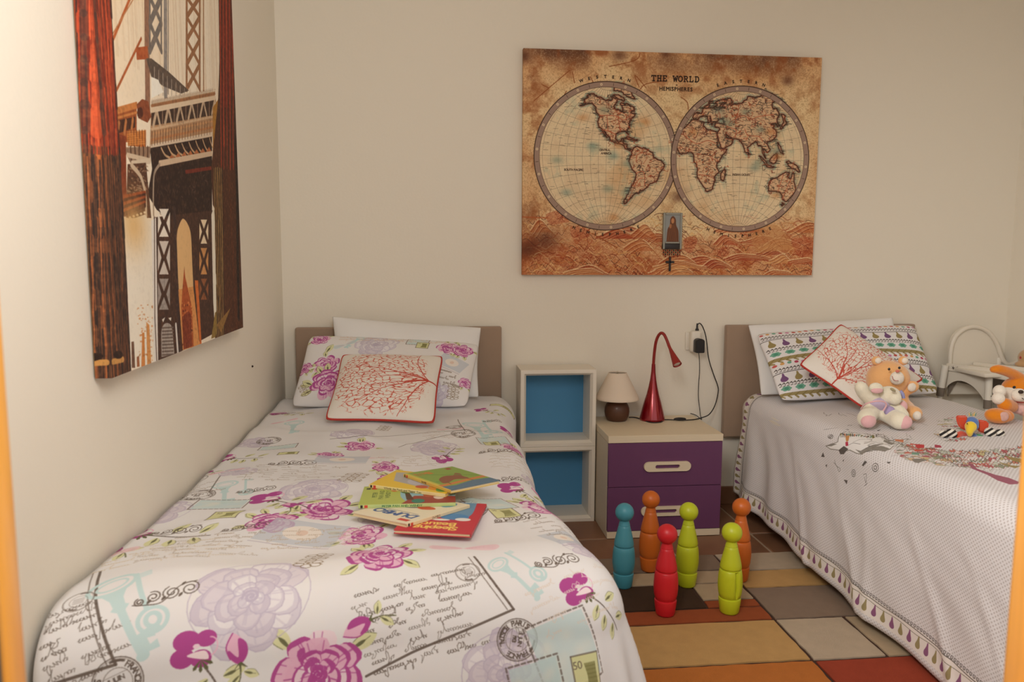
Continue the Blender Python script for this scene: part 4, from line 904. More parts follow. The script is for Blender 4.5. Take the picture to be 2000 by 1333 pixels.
# ------------------------------------------------------------------ dotted quilt with a horse
x00, y00 = CRc.cx[0], CRc.cy[0]
A = Art(CRc.cx[-1]-x00, CRc.cy[-1]-y00, 980, (230, 227, 230)); OFF = np.array([x00, y00])
Y, X = np.mgrid[0:A.H, 0:A.W]/A.k; pt = .0092
u, v = (X+Y)/pt/1.4142, (X-Y)/pt/1.4142
dd = np.hypot(u-np.floor(u)-.5, v-np.floor(v)-.5); mixc(np.clip((.36-dd)*6, 0, 1)*.8, (186, 178, 178)); del X, Y, u, v, dd
A.base = lambda P: CRc.uv(P)-OFF
def Z(*P): return [(1600+p[0]/5, 750+p[1]/5) for p in P]
GRY, CHA = (134, 128, 120), (84, 78, 74)
WHT = (238, 236, 236)
hd = Z((65, 610), (120, 590), (180, 570), (185, 530), (210, 490), (260, 468), (330, 462), (400, 466), (480, 480), (560, 492), (640, 520), (740, 550), (830, 585), (850, 610), (800, 608), (720, 600), (690, 640), (640, 655), (540, 640), (470, 660), (410, 690), (360, 680), (300, 650), (240, 660), (190, 650), (110, 640))
A.poly(hd, WHT); A.line(hd, .003, GRY, .9, True)
for i in range(60):
    x = rs.uniform(190, 660); y = 500-30*math.sin((x-190)/150)+rs.uniform(-16, 30); A.line(Z((x, y), (x+rs.uniform(10, 45), y+rs.uniform(-4, 14))), rs.uniform(.002, .0045), [CHA, GRY, (160, 154, 146)][i % 3], .75)
for i in range(70):
    x = rs.uniform(430, 860); y = 640-.18*(x-430)+rs.uniform(-60, 30); A.line(Z((x, y), (x+rs.uniform(20, 70), y+rs.uniform(-16, 12))), rs.uniform(.002, .005), [CHA, GRY, (160, 154, 146)][i % 3], .6)
for P in ([(190, 650), (240, 610), (285, 640), (240, 690), (205, 690)], [(65, 610), (130, 585), (175, 590), (120, 612)], [(560, 500), (640, 520), (740, 555), (650, 545)], [(600, 520), (700, 560), (690, 590), (620, 560)], [(500, 625), (620, 610), (700, 640), (640, 665), (540, 645)], [(760, 570), (850, 605), (780, 600)], [(350, 640), (410, 660), (520, 600), (640, 585), (520, 640), (415, 695)]): A.poly(Z(*P), GRY if P[0][0] != 190 else CHA, .9)
for P in ([(180, 570), (200, 500), (260, 465)], [(330, 570), (420, 540), (510, 545)], [(440, 570), (500, 560), (512, 540), (470, 535)], [(400, 660), (520, 600), (600, 590)], [(290, 600), (330, 580), (400, 590)], [(720, 600), (760, 560), (830, 600)]): A.line(spline(Z(*P), 4), .0016, CHA, .85)
for k in range(16): x = 205+k*19; A.poly(Z((x, 500-abs(k-6)*2), (x+9, 480), (x+14, 500), (x+6, 520)), [(120, 112, 60), CHA, (196, 110, 70), CHA, (110, 150, 120)][k % 5], .9)
A.poly(Z((255, 570), (280, 565), (285, 605), (258, 612)), (186, 60, 84)); A.poly(Z((255, 510), (300, 505), (285, 560), (262, 565)), (206, 146, 90)); A.poly(Z((700, 515), (790, 530), (800, 550), (720, 548)), (206, 120, 80), .9)
for i in range(26):
    x = rs.uniform(190, 860); A.line(Z((x, rs.uniform(455, 500)), (x+rs.uniform(10, 30), rs.uniform(480, 530))), .0013, [CHA, GRY][i % 2], .6)
def feather(x, y, L, an, wd, c, c2=CHA):
    ca, sa = math.cos(an), math.sin(an); f = lambda a, b: (x+L*(a*ca-b*sa*wd), y+L*.36*(a*sa+b*ca*wd))
    P = Z(*[f(*p) for p in ((0, 0), (.3, .5), (.7, .45), (1, 0), (.7, -.4), (.3, -.5))]); A.poly(spline(P, 3, True), WHT if c is None else c, .9); A.line(spline(P, 3, True), .0013, c2, .8, True); A.line(Z(f(0, 0), f(.9, .02)), .001, c2, .7)
    for a in (.3, .5, .7): A.line(Z(f(a-.1, 0), f(a+.08, .35)), .001, c2, .5)
FC = [(214, 116, 100), None, (142, 156, 132), (228, 196, 156), None, (204, 210, 198), None, None, (206, 194, 146), None, (190, 96, 106), None]
for i in range(230):
    t = i/230; x = 740+1250*t+rs.uniform(-20, 20); y = 640+70*math.sin(t*3)+rs.uniform(-75, 85)+30*t
    feather(x, y, rs.uniform(70, 190), rs.uniform(-.5, .6), rs.uniform(.26, .5), FC[rs.randint(12)], [CHA, GRY, (160, 80, 70)][rs.randint(3)])
for i in range(44):
    x, y = rs.uniform(1090, 1360), rs.uniform(300, 540); feather(x, y, rs.uniform(90, 170), rs.uniform(-.3, .5), .24, FC[rs.randint(12)], GRY)
for P, c in (([(900, 735), (1000, 730), (1065, 745), (970, 775), (930, 770)], GRY), ([(1800, 690), (1980, 720), (1975, 760), (1880, 730)], (160, 140, 90)), ([(1720, 740), (1850, 775), (1950, 800), (1890, 805), (1780, 770)], (160, 140, 90)), ([(910, 570), (990, 575), (1000, 600), (930, 610)], (196, 62, 66)), ([(925, 640), (1010, 645), (1015, 660), (930, 660)], (206, 90, 70)), ([(1090, 575), (1160, 580), (1175, 605), (1110, 600)], (176, 64, 84)), ([(900, 670), (990, 675), (960, 690), (905, 690)], (120, 160, 140)),
             ([(1365, 785), (1440, 770), (1440, 745), (1462, 750), (1450, 780), (1490, 780), (1525, 820), (1640, 850), (1700, 880), (1830, 910), (1950, 960), (1940, 980), (1860, 985), (1740, 945), (1640, 890), (1490, 830), (1470, 800), (1380, 800)], (160, 92, 112))): A.poly(Z(*P), c, .95)
A.line(Z((1100, 725), (1250, 762), (1480, 825)), .0014, CHA, .7); A.line(Z((700, 710), (900, 700), (1100, 690), (1260, 745)), .0014, CHA, .6)
for x, y, rx, ry in ((110, 517, 24, 20), (335, 875, 20, 34), (547, 820, 30, 40)):
    for k in (1, .45): P = Z(*[(x+rx*k*math.cos(a), y+ry*k*math.sin(a)) for a in np.linspace(0, 2*PI, 20)]); A.line(P, .0022, CHA, .9)
for P in ([(18, 715), (38, 672), (54, 718)], [(60, 795), (78, 790), (72, 822)], [(240, 938), (278, 945), (268, 985)], [(655, 766), (700, 762), (682, 784)], [(245, 440), (258, 424), (272, 440)], [(540, 432), (570, 428), (556, 438)], [(228, 752), (244, 738), (236, 766)], [(416, 800), (446, 752), (468, 768), (430, 808)], [(905, 545), (970, 550), (965, 560), (900, 556)]): A.poly(Z(*P), CHA, .9)
for P in ([(150, 745), (165, 800), (205, 830), (195, 862), (168, 800), (140, 770)], [(430, 890), (460, 885), (455, 970), (440, 910)], [(452, 990), (470, 970)], [(440, 1000), (462, 985)], [(10, 250), (40, 290), (90, 270)], [(150, 265), (200, 295)], [(190, 275), (240, 300)], [(240, 270), (380, 300)], [(330, 305), (380, 345)], [(40, 450), (180, 430)], [(360, 370), (420, 410), (460, 405)], [(640, 400), (700, 425)], [(860, 400), (900, 425)], [(240, 385), (300, 380)], [(440, 435), (520, 440)], [(960, 360), (1040, 380)]): A.line(spline(Z(*P), 3), .0018, CHA, .8)
# border print: chain, cord and hanging tassels, all round the hem (cloth frame)
A.base = lambda P: P-OFF
def border(x0, y0, x1, y1, nx, ny, t0=0):
    """edge line from (x0,y0) to (x1,y1); (nx,ny) points inwards"""
    L = math.hypot(x1-x0, y1-y0); ux, uy = (x1-x0)/L, (y1-y0)/L
    def q(a, b): return (x0+ux*a+nx*b, y0+uy*a+ny*b)
    A.poly([q(0, .068), q(L, .068), q(L, 0), q(0, 0)], (238, 231, 226))
    A.line([q(a, .064+.002*math.sin(a*30)) for a in np.arange(0, L, .01)], .003, CHA, .75); n = int(L/.013)
    for k in range(n): A.ring(*q(k*.013, .073), .005, .004, .0022, CHA, .7, 8)
    A.line([q(a, .052+.003*math.sin(a*40)) for a in np.arange(0, L, .01)], .002, (120, 112, 96), .8)
    for k in range(int(L/.038)):
        a = .02+k*.038; c = (136, 80, 122) if k % 2 else (150, 136, 92)
        A.poly(spline([q(a-.002, .050), q(a+.002, .050), q(a+.005, .038), q(a+.0105, .020), q(a+.004, .011), q(a-.006, .012), q(a-.010, .021), q(a-.004, .038)], 3, True), c, .9)
X0, X1, Y0, Y1 = CRc.cx[0], CRc.cx[-1], CRc.cy[0], CRc.cy[-1]
border(X0+.02, Y1, X0+.02, Y0, 1, 0); border(X0, Y0+.02, X1, Y0+.02, 0, 1); border(X1-.02, Y0, X1-.02, Y1, -1, 0); border(X1, Y1-.0, X0, Y1-.0, 0, -1)
A.base = lambda P: P
QM = art_mat('quilt_print', A, .85, weave=.3, wscale=1400)
qv = CRc.mesh('horse_quilt', QM); own(qv)
tag(qv, 'white dotted quilt with a printed horse head and feathers, draped over right bed', 'quilt')

# ================================================================== PILLOWS
def pillow_mesh(name, cor, thick, m, parent=None, n=22, sag=.06, power=.5, back=.55, flipuv=0, lump=0.0, seed=0, corner=.045):
    """cor: TL, TR, BR, BL corners in world; thickness grows towards the camera side and a little behind"""
    TL, TR, BR, BL = [np.array(c, float) for c in cor]; g = np.sin(np.linspace(-PI/2, PI/2, n)); S, T = np.meshgrid(g, g); cr_ = 1-corner*(S*T)**8
    s = (S*(1-sag*(1-T**2))*cr_)[..., None]; t = (T*(1-sag*(1-S**2))*cr_)[..., None]
    B = ((1-s)*(1-t)*BL+(1+s)*(1-t)*BR+(1+s)*(1+t)*TR+(1-s)*(1+t)*TL)/4
    nrm = np.cross(BR-BL, TL-BL); nrm = nrm/np.linalg.norm(nrm)
    if nrm@(CAM-B.mean((0, 1))) < 0: nrm = -nrm
    prof = ((1-S**2)*(1-T**2))**power
    rr = np.random.RandomState(seed); ph = rr.rand(6)*6
    lm = 1+lump*(np.sin(3.1*S+ph[0]+2*T)*np.sin(2.6*T+ph[1])+.5*np.sin(7*S+ph[2]-3*T)*np.sin(5*T+ph[3]))
    F = B+nrm*(prof*thick*lm)[..., None]; K = B-nrm*(prof*thick*back)[..., None]
    V = list(F.reshape(-1, 3)); idx = np.arange(n*n).reshape(n, n); kid = idx.copy()
    inner = np.zeros((n, n), bool); inner[1:-1, 1:-1] = True; kid[inner] = n*n+np.arange(inner.sum()); V += list(K[inner])
    u0, v0 = (S+1)/2, (T+1)/2
    for _ in range(flipuv): u0, v0 = v0, 1-u0
    UV = list(np.stack([u0, v0], -1).reshape(-1, 2))+list(np.stack([u0, v0], -1)[inner])
    Fc = []
    for i in range(n-1):
        for j in range(n-1):
            Fc.append((idx[i, j], idx[i, j+1], idx[i+1, j+1], idx[i+1, j])); Fc.append((kid[i, j], kid[i+1, j], kid[i+1, j+1], kid[i, j+1]))
    o = mesh_obj(name, V, Fc, m, parent, 180, UV)
    edge = np.vstack([F[0, :], F[1:, -1], F[-1, -2::-1], F[-2:0:-1, 0]])
    return o, edge
def W_(px, py, y): return at(px, py, y=y)
def BZ_(px, py, z): return at(px, py, z=z)
LEN = mat('pillow_white', (234, 232, 230), .85, bump=.3, bscale=40)
o, e = pillow_mesh('white_pillow', [W_(648, 618, -.085), W_(941, 640, -.085), (.865, -.235, .592), (.245, -.235, .592)], .055, LEN, lump=.16, seed=1, sag=.04, corner=.012); own(o)
tag(o, 'plain white pillow behind the floral pillow on left bed', 'pillow')
# floral pillowcase
A = Art(.72, .42, 1000, (234, 231, 230))
for i, (x, y, r, c) in enumerate(((.055, .38, .04, 0), (.11, .21, .055, 0), (.14, .10, .075, 0), (.60, .345, .05, 0), (.66, .34, .045, 0), (.30, .33, .085, 1), (.58, .06, .06, 1), (.015, .20, .035, 0), (.70, .13, .03, 0))):
    if c == 0: rose(A, x, y, r, i*1.3, seed=i+40)
    else: rose(A, x, y, r, i, LAV, LLV, 1, i+40, False)
key(A, .17, .31, .12, -.6, AQ); bow(A, .17, .33, .05, .5, AQ); stamp(A, .465, .375, .09, .06, 0); gstamp(A, .49, .345, .05, .05, 0); postcard(A, .63, .24, .12, .08, -.4)
filigree(A, .045, .08, .065, .5); filigree(A, .655, .07, .075, 0); script(A, .56, .19, .12, 4, .022, -.2, INKG, .8, .014, .0022, 5); script(A, .12, .39, .5, 2, .016, 0, (222, 190, 168), .7, .01, .002, 6); leaf1(A, .10, .29, .05, 1.2); leaf1(A, .07, .10, .05, 2.6); leaf1(A, .24, .17, .05, .4)
o, e = pillow_mesh('floral_pillow', [W_(604, 655, -.15), W_(938, 672, -.15), BZ_(914, 796, .592), BZ_(566, 796, .592)], .075, art_mat('floral_case_print', A, .85, weave=.3), lump=.08, seed=3, sag=.02, n=26); own(o)
tag(o, 'rose printed pillow leaning on the white pillow of left bed', 'pillow')
# coral cushions
def coral_art(seed):
    A = Art(.45, .45, 1250, (238, 231, 222)); r_ = np.random.RandomState(seed); H, W = A.H, A.W
    root = np.array([.225, .030]); Y, X = np.mgrid[0:H, 0:W].astype(np.float32)/A.k
    wx = (vnoise(H, W, 60, seed, 3)-.5)*.030; wy = (vnoise(H, W, 60, seed+1, 3)-.5)*.030
    def warp(x, y):
        dx, dy = x-root[0], y-root[1]+.02; r = np.hypot(dx, dy); th = np.arctan2(dx, dy); return np.stack([th*(.10+.45*r), r*.50], -1)
    pts = []
    tries = 0
    while len(pts) < 420 and tries < 9000:
        tries += 1
        p = r_.rand(2)*.45
        q = warp(p[0], p[1])
        if not pts or np.min(((np.array(pts[-420:])-q)**2).sum(1)) > .0070**2: pts.append(q)
    pts = np.array(pts, np.float32); Q = warp(X+wx, Y+wy).reshape(-1, 2).astype(np.float32)
    d1 = np.full(len(Q), 9, np.float32); d2 = d1.copy()
    order = np.argsort(pts[:, 1]); gy = np.argsort(Q[:, 1]); qy = Q[gy, 1]
    for p in pts[order]:                                 # only pixels in the neighbourhood of each cell centre
        lo, hi = np.searchsorted(qy, (p[1]-.026, p[1]+.026)); ix = gy[lo:hi]; qq = Q[ix]; m = np.abs(qq[:, 0]-p[0]) < .026
        ix = ix[m]; d = np.hypot(qq[m, 0]-p[0], qq[m, 1]-p[1]); o1, o2 = d1[ix], d2[ix]
        d2[ix] = np.minimum(o2, np.maximum(o1, d)); d1[ix] = np.minimum(o1, d)
    gap = (d2-d1).reshape(H, W); r = np.hypot(X-root[0], Y-root[1])
    e = np.maximum(np.abs((X-.225)/.212)**2.8+np.abs((Y-.240)/.205)**2.8, 0)+(vnoise(H, W, 16, seed+5, 3)-.5)*.9
    fan = np.abs(np.arctan2(X-root[0], Y-root[1]+.03)) < 1.30
    inside = np.clip((1.0-e)*4, 0, 1)*fan; brk = np.clip((vnoise(H, W, 16, seed+9, 2)-.26)*8, 0, 1)
    wdt = .00155+.0010*np.clip(1-r/.20, 0, 1)
    for k_, c_, al in ((2.6, (243, 206, 190), .5), (1.0, (198, 82, 66), .95)):
        cov = np.clip((wdt*k_-gap)/.0006+.5, 0, 1)*inside*brk; A.a += (np.array(c_, np.float32)/255-A.a)*(cov*al)[..., None]
    for an, L in ((0, .36), (-.42, .33), (.45, .33), (-.85, .25), (.82, .24), (.2, .25), (-.2, .28)):
        n = 22; ang_ = an+np.cumsum(r_.normal(0, .07, n)); p = np.vstack([root, root+np.cumsum(np.stack([np.sin(ang_), np.cos(ang_)], 1)*L/n, 0)])
        A.line(p, np.linspace(.0050, .0022, n+1), (196, 76, 62), .95)
    A.line([(.225, .004), root, root+[0, .02]], .008, (196, 76, 62))
    return A
CORM = art_mat('coral_print', coral_art(4), .9, weave=.5, wscale=900)
PIPE = mat('red_piping', (188, 56, 46), .7, bump=.3, bscale=800)
def coral_cushion(label, cor, flip, seed, thick=.055):
    c = np.mean(cor, 0); t = thing('coral_cushion', label, 'cushion', (c[0], c[1], min(k[2] for k in cor)), 'coral print cushions')
    o, e = pillow_mesh('cover', cor, thick, CORM, t, flipuv=flip, lump=.05, seed=seed, sag=.05, n=26)
    tube('piping', e, .0045, PIPE, t, 6, True)
coral_cushion('square cushion with red coral print, upright among the roses on left bed', [W_(668, 693, -.38), W_(866, 696, -.38), BZ_(849, 828, .607), BZ_(634, 821, .607)], 1, 5, .06)
coral_cushion('red coral print cushion standing on one corner on right bed', [W_(1641, 632, -.33), W_(1806, 742, -.48), BZ_(1685, 798, .605), W_(1560, 713, -.50)], 0, 6, .05)
o, e = pillow_mesh('white_pillow', [W_(1460, 635, -.085), W_(1744, 620, -.10), (2.86, -.25, .585), (2.125, -.27, .588)], .055, LEN, lump=.16, seed=8, sag=.035, corner=.012); own(o)
tag(o, 'plain white pillow behind the patterned pillow on right bed', 'pillow')
A = Art(.70, .44, 1150, (234, 231, 232))
OLB, GRN, PUR = (152, 134, 82), (104, 168, 142), (118, 78, 122)
def dots(y, r=.0085):
    for k in range(26): A.circ(.012+k*.027, y+.003*math.sin(k), r, r*.85, [(200, 88, 82), (216, 160, 92), GRN, (184, 66, 92), (206, 130, 170), (190, 72, 60), (216, 140, 80)][k % 7], .95, 12)
def dash(y):
    for k in range(50): x = .006+k*.014; A.line([(x, y), (x+.006, y+.006), (x+.009, y-.003)], .0042, CHA, .9); A.line([(x+.002, y-.012), (x+.009, y-.010)], .004, CHA, .85)
def tass(y, sh=0):
    A.line([(a, y+.003*math.sin(a*22)) for a in np.arange(0, .71, .01)], .004, CHA, .85)
    for k in range(13):
        x = .03+k*.055; c = OLB if (k+sh) % 2 == 0 else PUR
        A.poly(spline([(x-.003, y-.004), (x+.003, y-.004), (x+.006, y-.018), (x+.017, y-.036), (x+.006, y-.050), (x-.010, y-.048), (x-.013, y-.034), (x-.005, y-.018)], 3, True), c, .95)
def flow(y):
    for k in range(13):
        x = .03+k*.055
        for q in range(6): A.circ(x+.013*math.cos(q*PI/3), y+.009*math.sin(q*PI/3), .008, .006, GRN, .9, 10)
        A.circ(x, y, .009, .008, (84, 150, 126), 1, 10)
def band(y, h=.020):
    A.poly([(0, y-h/2), (.7, y-h/2), (.7, y+h/2), (0, y+h/2)], OLB, .9)
    for k in range(24): A.line([(k*.03, y-h/2), (k*.03+.012, y-h/2-.010)], .008, OLB, .9); A.line([(k*.03, y-h/2), (k*.03+.02, y+h/2)], .002, (110, 96, 56), .8)
A.line([(0, .434), (.7, .434)], .006, OLB); dots(.415); dash(.388); tass(.365); dash(.300); flow(.268); band(.232); dots(.200); dash(.172); tass(.150, 1); dash(.088); flow(.06); band(.028, .016)
o, e = pillow_mesh('patterned_pillow', [W_(1474, 652, -.15), W_(1786, 634, -.15), BZ_(1836, 770, .59), BZ_(1524, 785, .59)], .07, art_mat('folk_print', A, .85, weave=.3), lump=.07, seed=10, sag=.025, n=26); own(o)
tag(o, 'pillow with rows of printed dots, tassels and green flowers on right bed', 'pillow')

# ================================================================== RUG
rug = thing('patchwork_rug', 'patchwork rug of brown, beige, tan and red rectangles between the beds', 'rug', (1.6, -1.6, 0))
RB = mat('rug_base', (70, 46, 36), .95, bump=.8, bscale=500)
box('backing', .94, 2.155, -2.72, -.645, .0008, .008, RB, rug, .003, 1)
PC = dict(taupe=(142, 122, 106), beige=(186, 164, 136), tan=(196, 156, 102), dark=(72, 54, 42), rust=(156, 82, 50), red=(158, 70, 50), orange=(190, 116, 58), pale=(190, 172, 150))
def patch(x0, x1, y0, y1, c, label=None):
    g_ = .0058; m = mat('rug_'+c, PC[c], .95, bump=.9, bscale=700, var=.12, vscale=25, spec=.1)
    nx, ny = max(2, int((x1-x0)/.03)), max(2, int((y1-y0)/.03)); bm = bmesh.new(); r_ = np.random.RandomState(int(abs(x0*1000)+abs(y0*7000)) % 9999)
    # edge that wobbles a little like a clipped pile
    def e(a, b, n): return [(a[0]+(b[0]-a[0])*k/n+r_.uniform(-.0018, .0018), a[1]+(b[1]-a[1])*k/n+r_.uniform(-.0018, .0018)) for k in range(n)]
    P = e((x0+g_, y0+g_), (x1-g_, y0+g_), nx)+e((x1-g_, y0+g_), (x1-g_, y1-g_), ny)+e((x1-g_, y1-g_), (x0+g_, y1-g_), nx)+e((x0+g_, y1-g_), (x0+g_, y0+g_), ny)
    prism(bm, P, 'z', .007, .0125)
    bmesh_obj('patch', bm, m, rug)
for a in ((.945, 1.783, -.800, -.647, 'taupe'), (.945, 1.783, -.912, -.800, 'beige'), (.945, 1.592, -1.108, -.912, 'dark'), (1.592, 1.783, -1.050, -.912, 'beige'), (1.592, 1.783, -1.108, -1.050, 'rust'), (.945, 1.783, -1.206, -1.108, 'rust'),
          (.945, 1.783, -1.464, -1.206, 'tan'), (.945, 1.783, -1.80, -1.464, 'orange'), (1.783, 2.15, -.815, -.647, 'pale'), (1.783, 2.15, -.966, -.815, 'tan'), (1.783, 2.15, -1.208, -.966, 'taupe'),
          (1.783, 2.02, -1.468, -1.208, 'pale'), (2.02, 2.15, -1.468, -1.208, 'beige'), (1.783, 2.15, -1.80, -1.468, 'red'), (.945, 1.783, -2.10, -1.80, 'taupe'), (1.783, 2.15, -2.25, -1.80, 'beige'), (.945, 1.783, -2.71, -2.10, 'rust'), (1.783, 2.15, -2.71, -2.25, 'tan')): patch(*a)

# ================================================================== WALL CUBES
WLAQ = mat('white_laminate', (234, 226, 212), .45, bump=.05, bscale=300)
BLUE = mat('blue_panel', (80, 144, 188), .6)
YBK = -.0165
def cube_shelf(label, z0, z1):
    x0, x1, yf, yb = 1.052, 1.394, -.190, -.0155
    t = thing('cube_shelf', label, 'shelf', ((x0+x1)/2, (yf+yb)/2, z0), 'stacked wall cubes')
    w_ = .026; F0 = [(x0, z0), (x1, z0), (x1, z1), (x0, z1)]
    i1_ = [(x0+w_, z0+w_), (x1-w_, z0+w_), (x1-w_, z1-w_), (x0+w_, z1-w_)]
    bm = bmesh.new()
    rings = [[(x, yb, z) for x, z in F0], [(x, yf+.002, z) for x, z in F0], [(x0+.002 if x == x0 else x1-.002, yf, z0+.002 if z == z0 else z1-.002) for x, z in F0], [(x, yf, z) for x, z in [(x0+.016, z0+.016), (x1-.016, z0+.016), (x1-.016, z1-.016), (x0+.016, z1-.016)]], [(x, yf+.016, z) for x, z in i1_], [(x, yb, z) for x, z in i1_]]
    R_ = [[bm.verts.new(p) for p in r] for r in rings]; R_.append(R_[0])
    for A_, B_ in zip(R_, R_[1:]):
        for k in range(4): bm.faces.new((A_[k], A_[(k+1) % 4], B_[(k+1) % 4], B_[k]))
    bmesh_obj('frame', bm, WLAQ, t)
    box('back_panel', x0+w_-.002, x1-w_+.002, YBK-.006, YBK, z0+w_-.002, z1-w_+.002, BLUE, t)
YBK = -.0165
cube_shelf('white cube shelf with blue back, lower of the two, standing on the floor', .0, .351)
cube_shelf('white cube shelf with blue back, stacked on top of the other cube', .3515, .7015)

# ================================================================== NIGHTSTAND
NX0, NX1, NYF, NYB, NZ = 1.401, 1.901, -.412, -.018, .450
OAK = mat('pale_oak_laminate', (226, 210, 182), .5, bump=.12, bscale=60, var=.06, vscale=14, stretch=(1.2, 22, 22))
OAKV = mat('pale_oak_side', (214, 200, 176), .5, bump=.12, bscale=60, var=.06, vscale=14, stretch=(22, 22, 1.2))
PURP = mat('purple_laminate', (106, 62, 98), .5, bump=.06, bscale=260, var=.04, vscale=30, spec=.35)
ns = thing('nightstand', 'pale wood nightstand with two purple drawers between the beds', 'nightstand', ((NX0+NX1)/2, (NYF+NYB)/2, 0))
box('top', NX0-.001, NX1+.001, NYF-.002, NYB, NZ-.031, NZ, OAK, ns, .0015, 1)
bm = bmesh.new(); add_box(bm, NX0, NX0+.016, NYF+.018, NYB, .002, NZ-.032); add_box(bm, NX1-.016, NX1, NYF+.018, NYB, .002, NZ-.032); add_box(bm, NX0+.016, NX1-.016, NYB-.008, NYB, .002, NZ-.032); add_box(bm, NX0+.016, NX1-.016, NYF+.02, NYB-.008, .03, .045)
bmesh_obj('carcass', bm, OAKV, ns)
box('plinth', NX0, NX1, NYF, NYF+.018, .001, .030, OAK, ns, .001, 1)
def stadium(w_, h_, n=10):
    r = h_/2; P = []
    for k in range(n+1): a = -PI/2+PI*k/n; P.append((w_/2-r+r*math.cos(a), r*math.sin(a)))
    for k in range(n+1): a = PI/2+PI*k/n; P.append((-w_/2+r+r*math.cos(a), r*math.sin(a)))
    return P
for k, (z0, z1) in enumerate(((.2265, NZ-.0325), (.032, .2245))):
    dr = box('drawer', NX0+.001, NX1-.001, NYF, NYF+.018, z0, z1, PURP, ns, .0012, 1)
    hx, hz = (at(1303, 911, y=NYF)[0] if k == 0 else at(1297, 998, y=NYF)[0]), (at(1303, 911, y=NYF)[2] if k == 0 else at(1297, 998, y=NYF)[2])
    O, I = stadium(.206, .042), stadium(.106, .0165); bm = bmesh.new(); n = len(O)
    L = [[bm.verts.new((hx+p[0]*s_, y_, hz+p[1]*s_)) for p in Q] for Q, y_, s_ in ((O, NYF, 1), (O, NYF-.009, 1), (O, NYF-.011, .985), (I, NYF-.011, 1.04), (I, NYF-.009, 1), (I, NYF, 1))]
    for A_, B_ in zip(L, L[1:]):
        for q in range(n): bm.faces.new((A_[q], A_[(q+1) % n], B_[(q+1) % n], B_[q]))
    me_h = bmesh_obj('handle', bm, OAK, ns, 40); me_h.parent = dr; me_h.location = ns.location-wpos(dr) if False else me_h.location
    me_h.data.transform(Matrix.Translation(wpos(ns)-wpos(dr)))

# ================================================================== LAMPS
lp = at(1205, 819, z=NZ); ly = -.105; lx = at(1205, 800, y=ly)[0]
SHADE = mat('linen_shade', (228, 211, 192), .9, bump=.25, bscale=500)
BRN = mat('turned_brown_wood', (86, 54, 36), .5, bump=.2, bscale=40, stretch=(1, 1, 14), var=.15, vscale=10, coat=.15)
t = thing('table_lamp', 'small table lamp with round brown base and cream cone shade', 'lamp', (lx, ly, NZ))
lathe('base', [(0, 0), (.040, 0), (.046, .004), (.054, .022), (.0575, .042), (.056, .060), (.049, .078), (.036, .092), (.018, .099), (.012, .10), (.012, .118), (0, .118)], BRN, t, (lx, ly, NZ), 40)
sz0, sz1 = at(1209, 785, y=ly-.07)[2], at(1207, 728, y=ly)[2]
bm = bmesh.new(); P_ = [(.0985, sz0), (.100, sz0+.003), (.0975, sz0+.012), (.043, sz1-.004), (.0415, sz1), (.040, sz1-.003), (.0945, sz0+.012), (.0965, sz0+.003)]
add_lathe(bm, P_+[P_[0]], (lx, ly, 0), 48); bmesh_obj('lamp_shade', bm, SHADE, t, 50)
MET = mat('pale_metal', (206, 196, 178), .35, metal=.8)
bm = bmesh.new(); add_tube(bm, [(lx, ly, NZ+.115), (lx, ly, sz1-.002)], .005, 10); add_tube(bm, [(lx-.041, ly, sz1-.006), (lx+.041, ly, sz1-.006)], .0016, 6); add_tube(bm, [(lx, ly-.041, sz1-.006), (lx, ly+.041, sz1-.006)], .0016, 6); add_ell(bm, (lx, ly, sz1+.002), (.004, .004, .006), sub=1)
bmesh_obj('shade_holder', bm, MET, t, 50)
rp = at(1274.5, 818, z=NZ); ry = -.108; rx = at(1274.5, 790, y=ry)[0]
REDG = mat('glossy_red', (148, 6, 26), .16, spec=.6, coat=.8, metal=.5); REDS = mat('red_soft_plastic', (146, 40, 34), .5)
t = thing('desk_lamp', 'glossy red gooseneck desk lamp with flared cone base', 'lamp', (rx, ry, NZ))
lathe('base', [(0, 0), (.058, 0), (.0595, .003), (.0585, .010), (.050, .045), (.0395, .085), (.029, .120), (.021, .155), (.0145, .19), (.0105, .225), (.0085, .262), (0, .262)], REDG, t, (rx, ry, NZ), 48, 60)
gp = [(rx, ry, NZ+.255)]+[tuple(at(x, y, y=ry-.012*i)) for i, (x, y) in enumerate(((1276, 715), (1278, 690), (1281, 669), (1286, 656), (1291.5, 651), (1297, 654), (1302, 664), (1307, 677)))]
tube('gooseneck', spline(gp, 6), .0068, REDS, t, 12)
h0, h1 = np.array(at(1306, 675, y=ry-.095)), np.array(at(1323, 713, y=ry-.165)); dv_ = h1-h0; hl = np.linalg.norm(dv_)
Mh = Matrix.Translation(Vector(h0)) @ Vector(dv_).to_track_quat('Z', 'Y').to_matrix().to_4x4()
lathe('lamp_head', [(0, -.004), (.0066, -.002), (.0072, .02), (.0105, .045), (.0165, hl*.78), (.0205, hl), (.0195, hl+.001), (.0175, hl-.004), (0, hl-.006)], REDS, t, (0, 0, 0), 28, 50, Mh)
lathe('lens', [(0, hl-.0035), (.0150, hl-.0035), (.0165, hl-.005)], mat('pale_lens', (232, 224, 210), .2, spec=.6), t, (0, 0, 0), 24, 50, Mh)

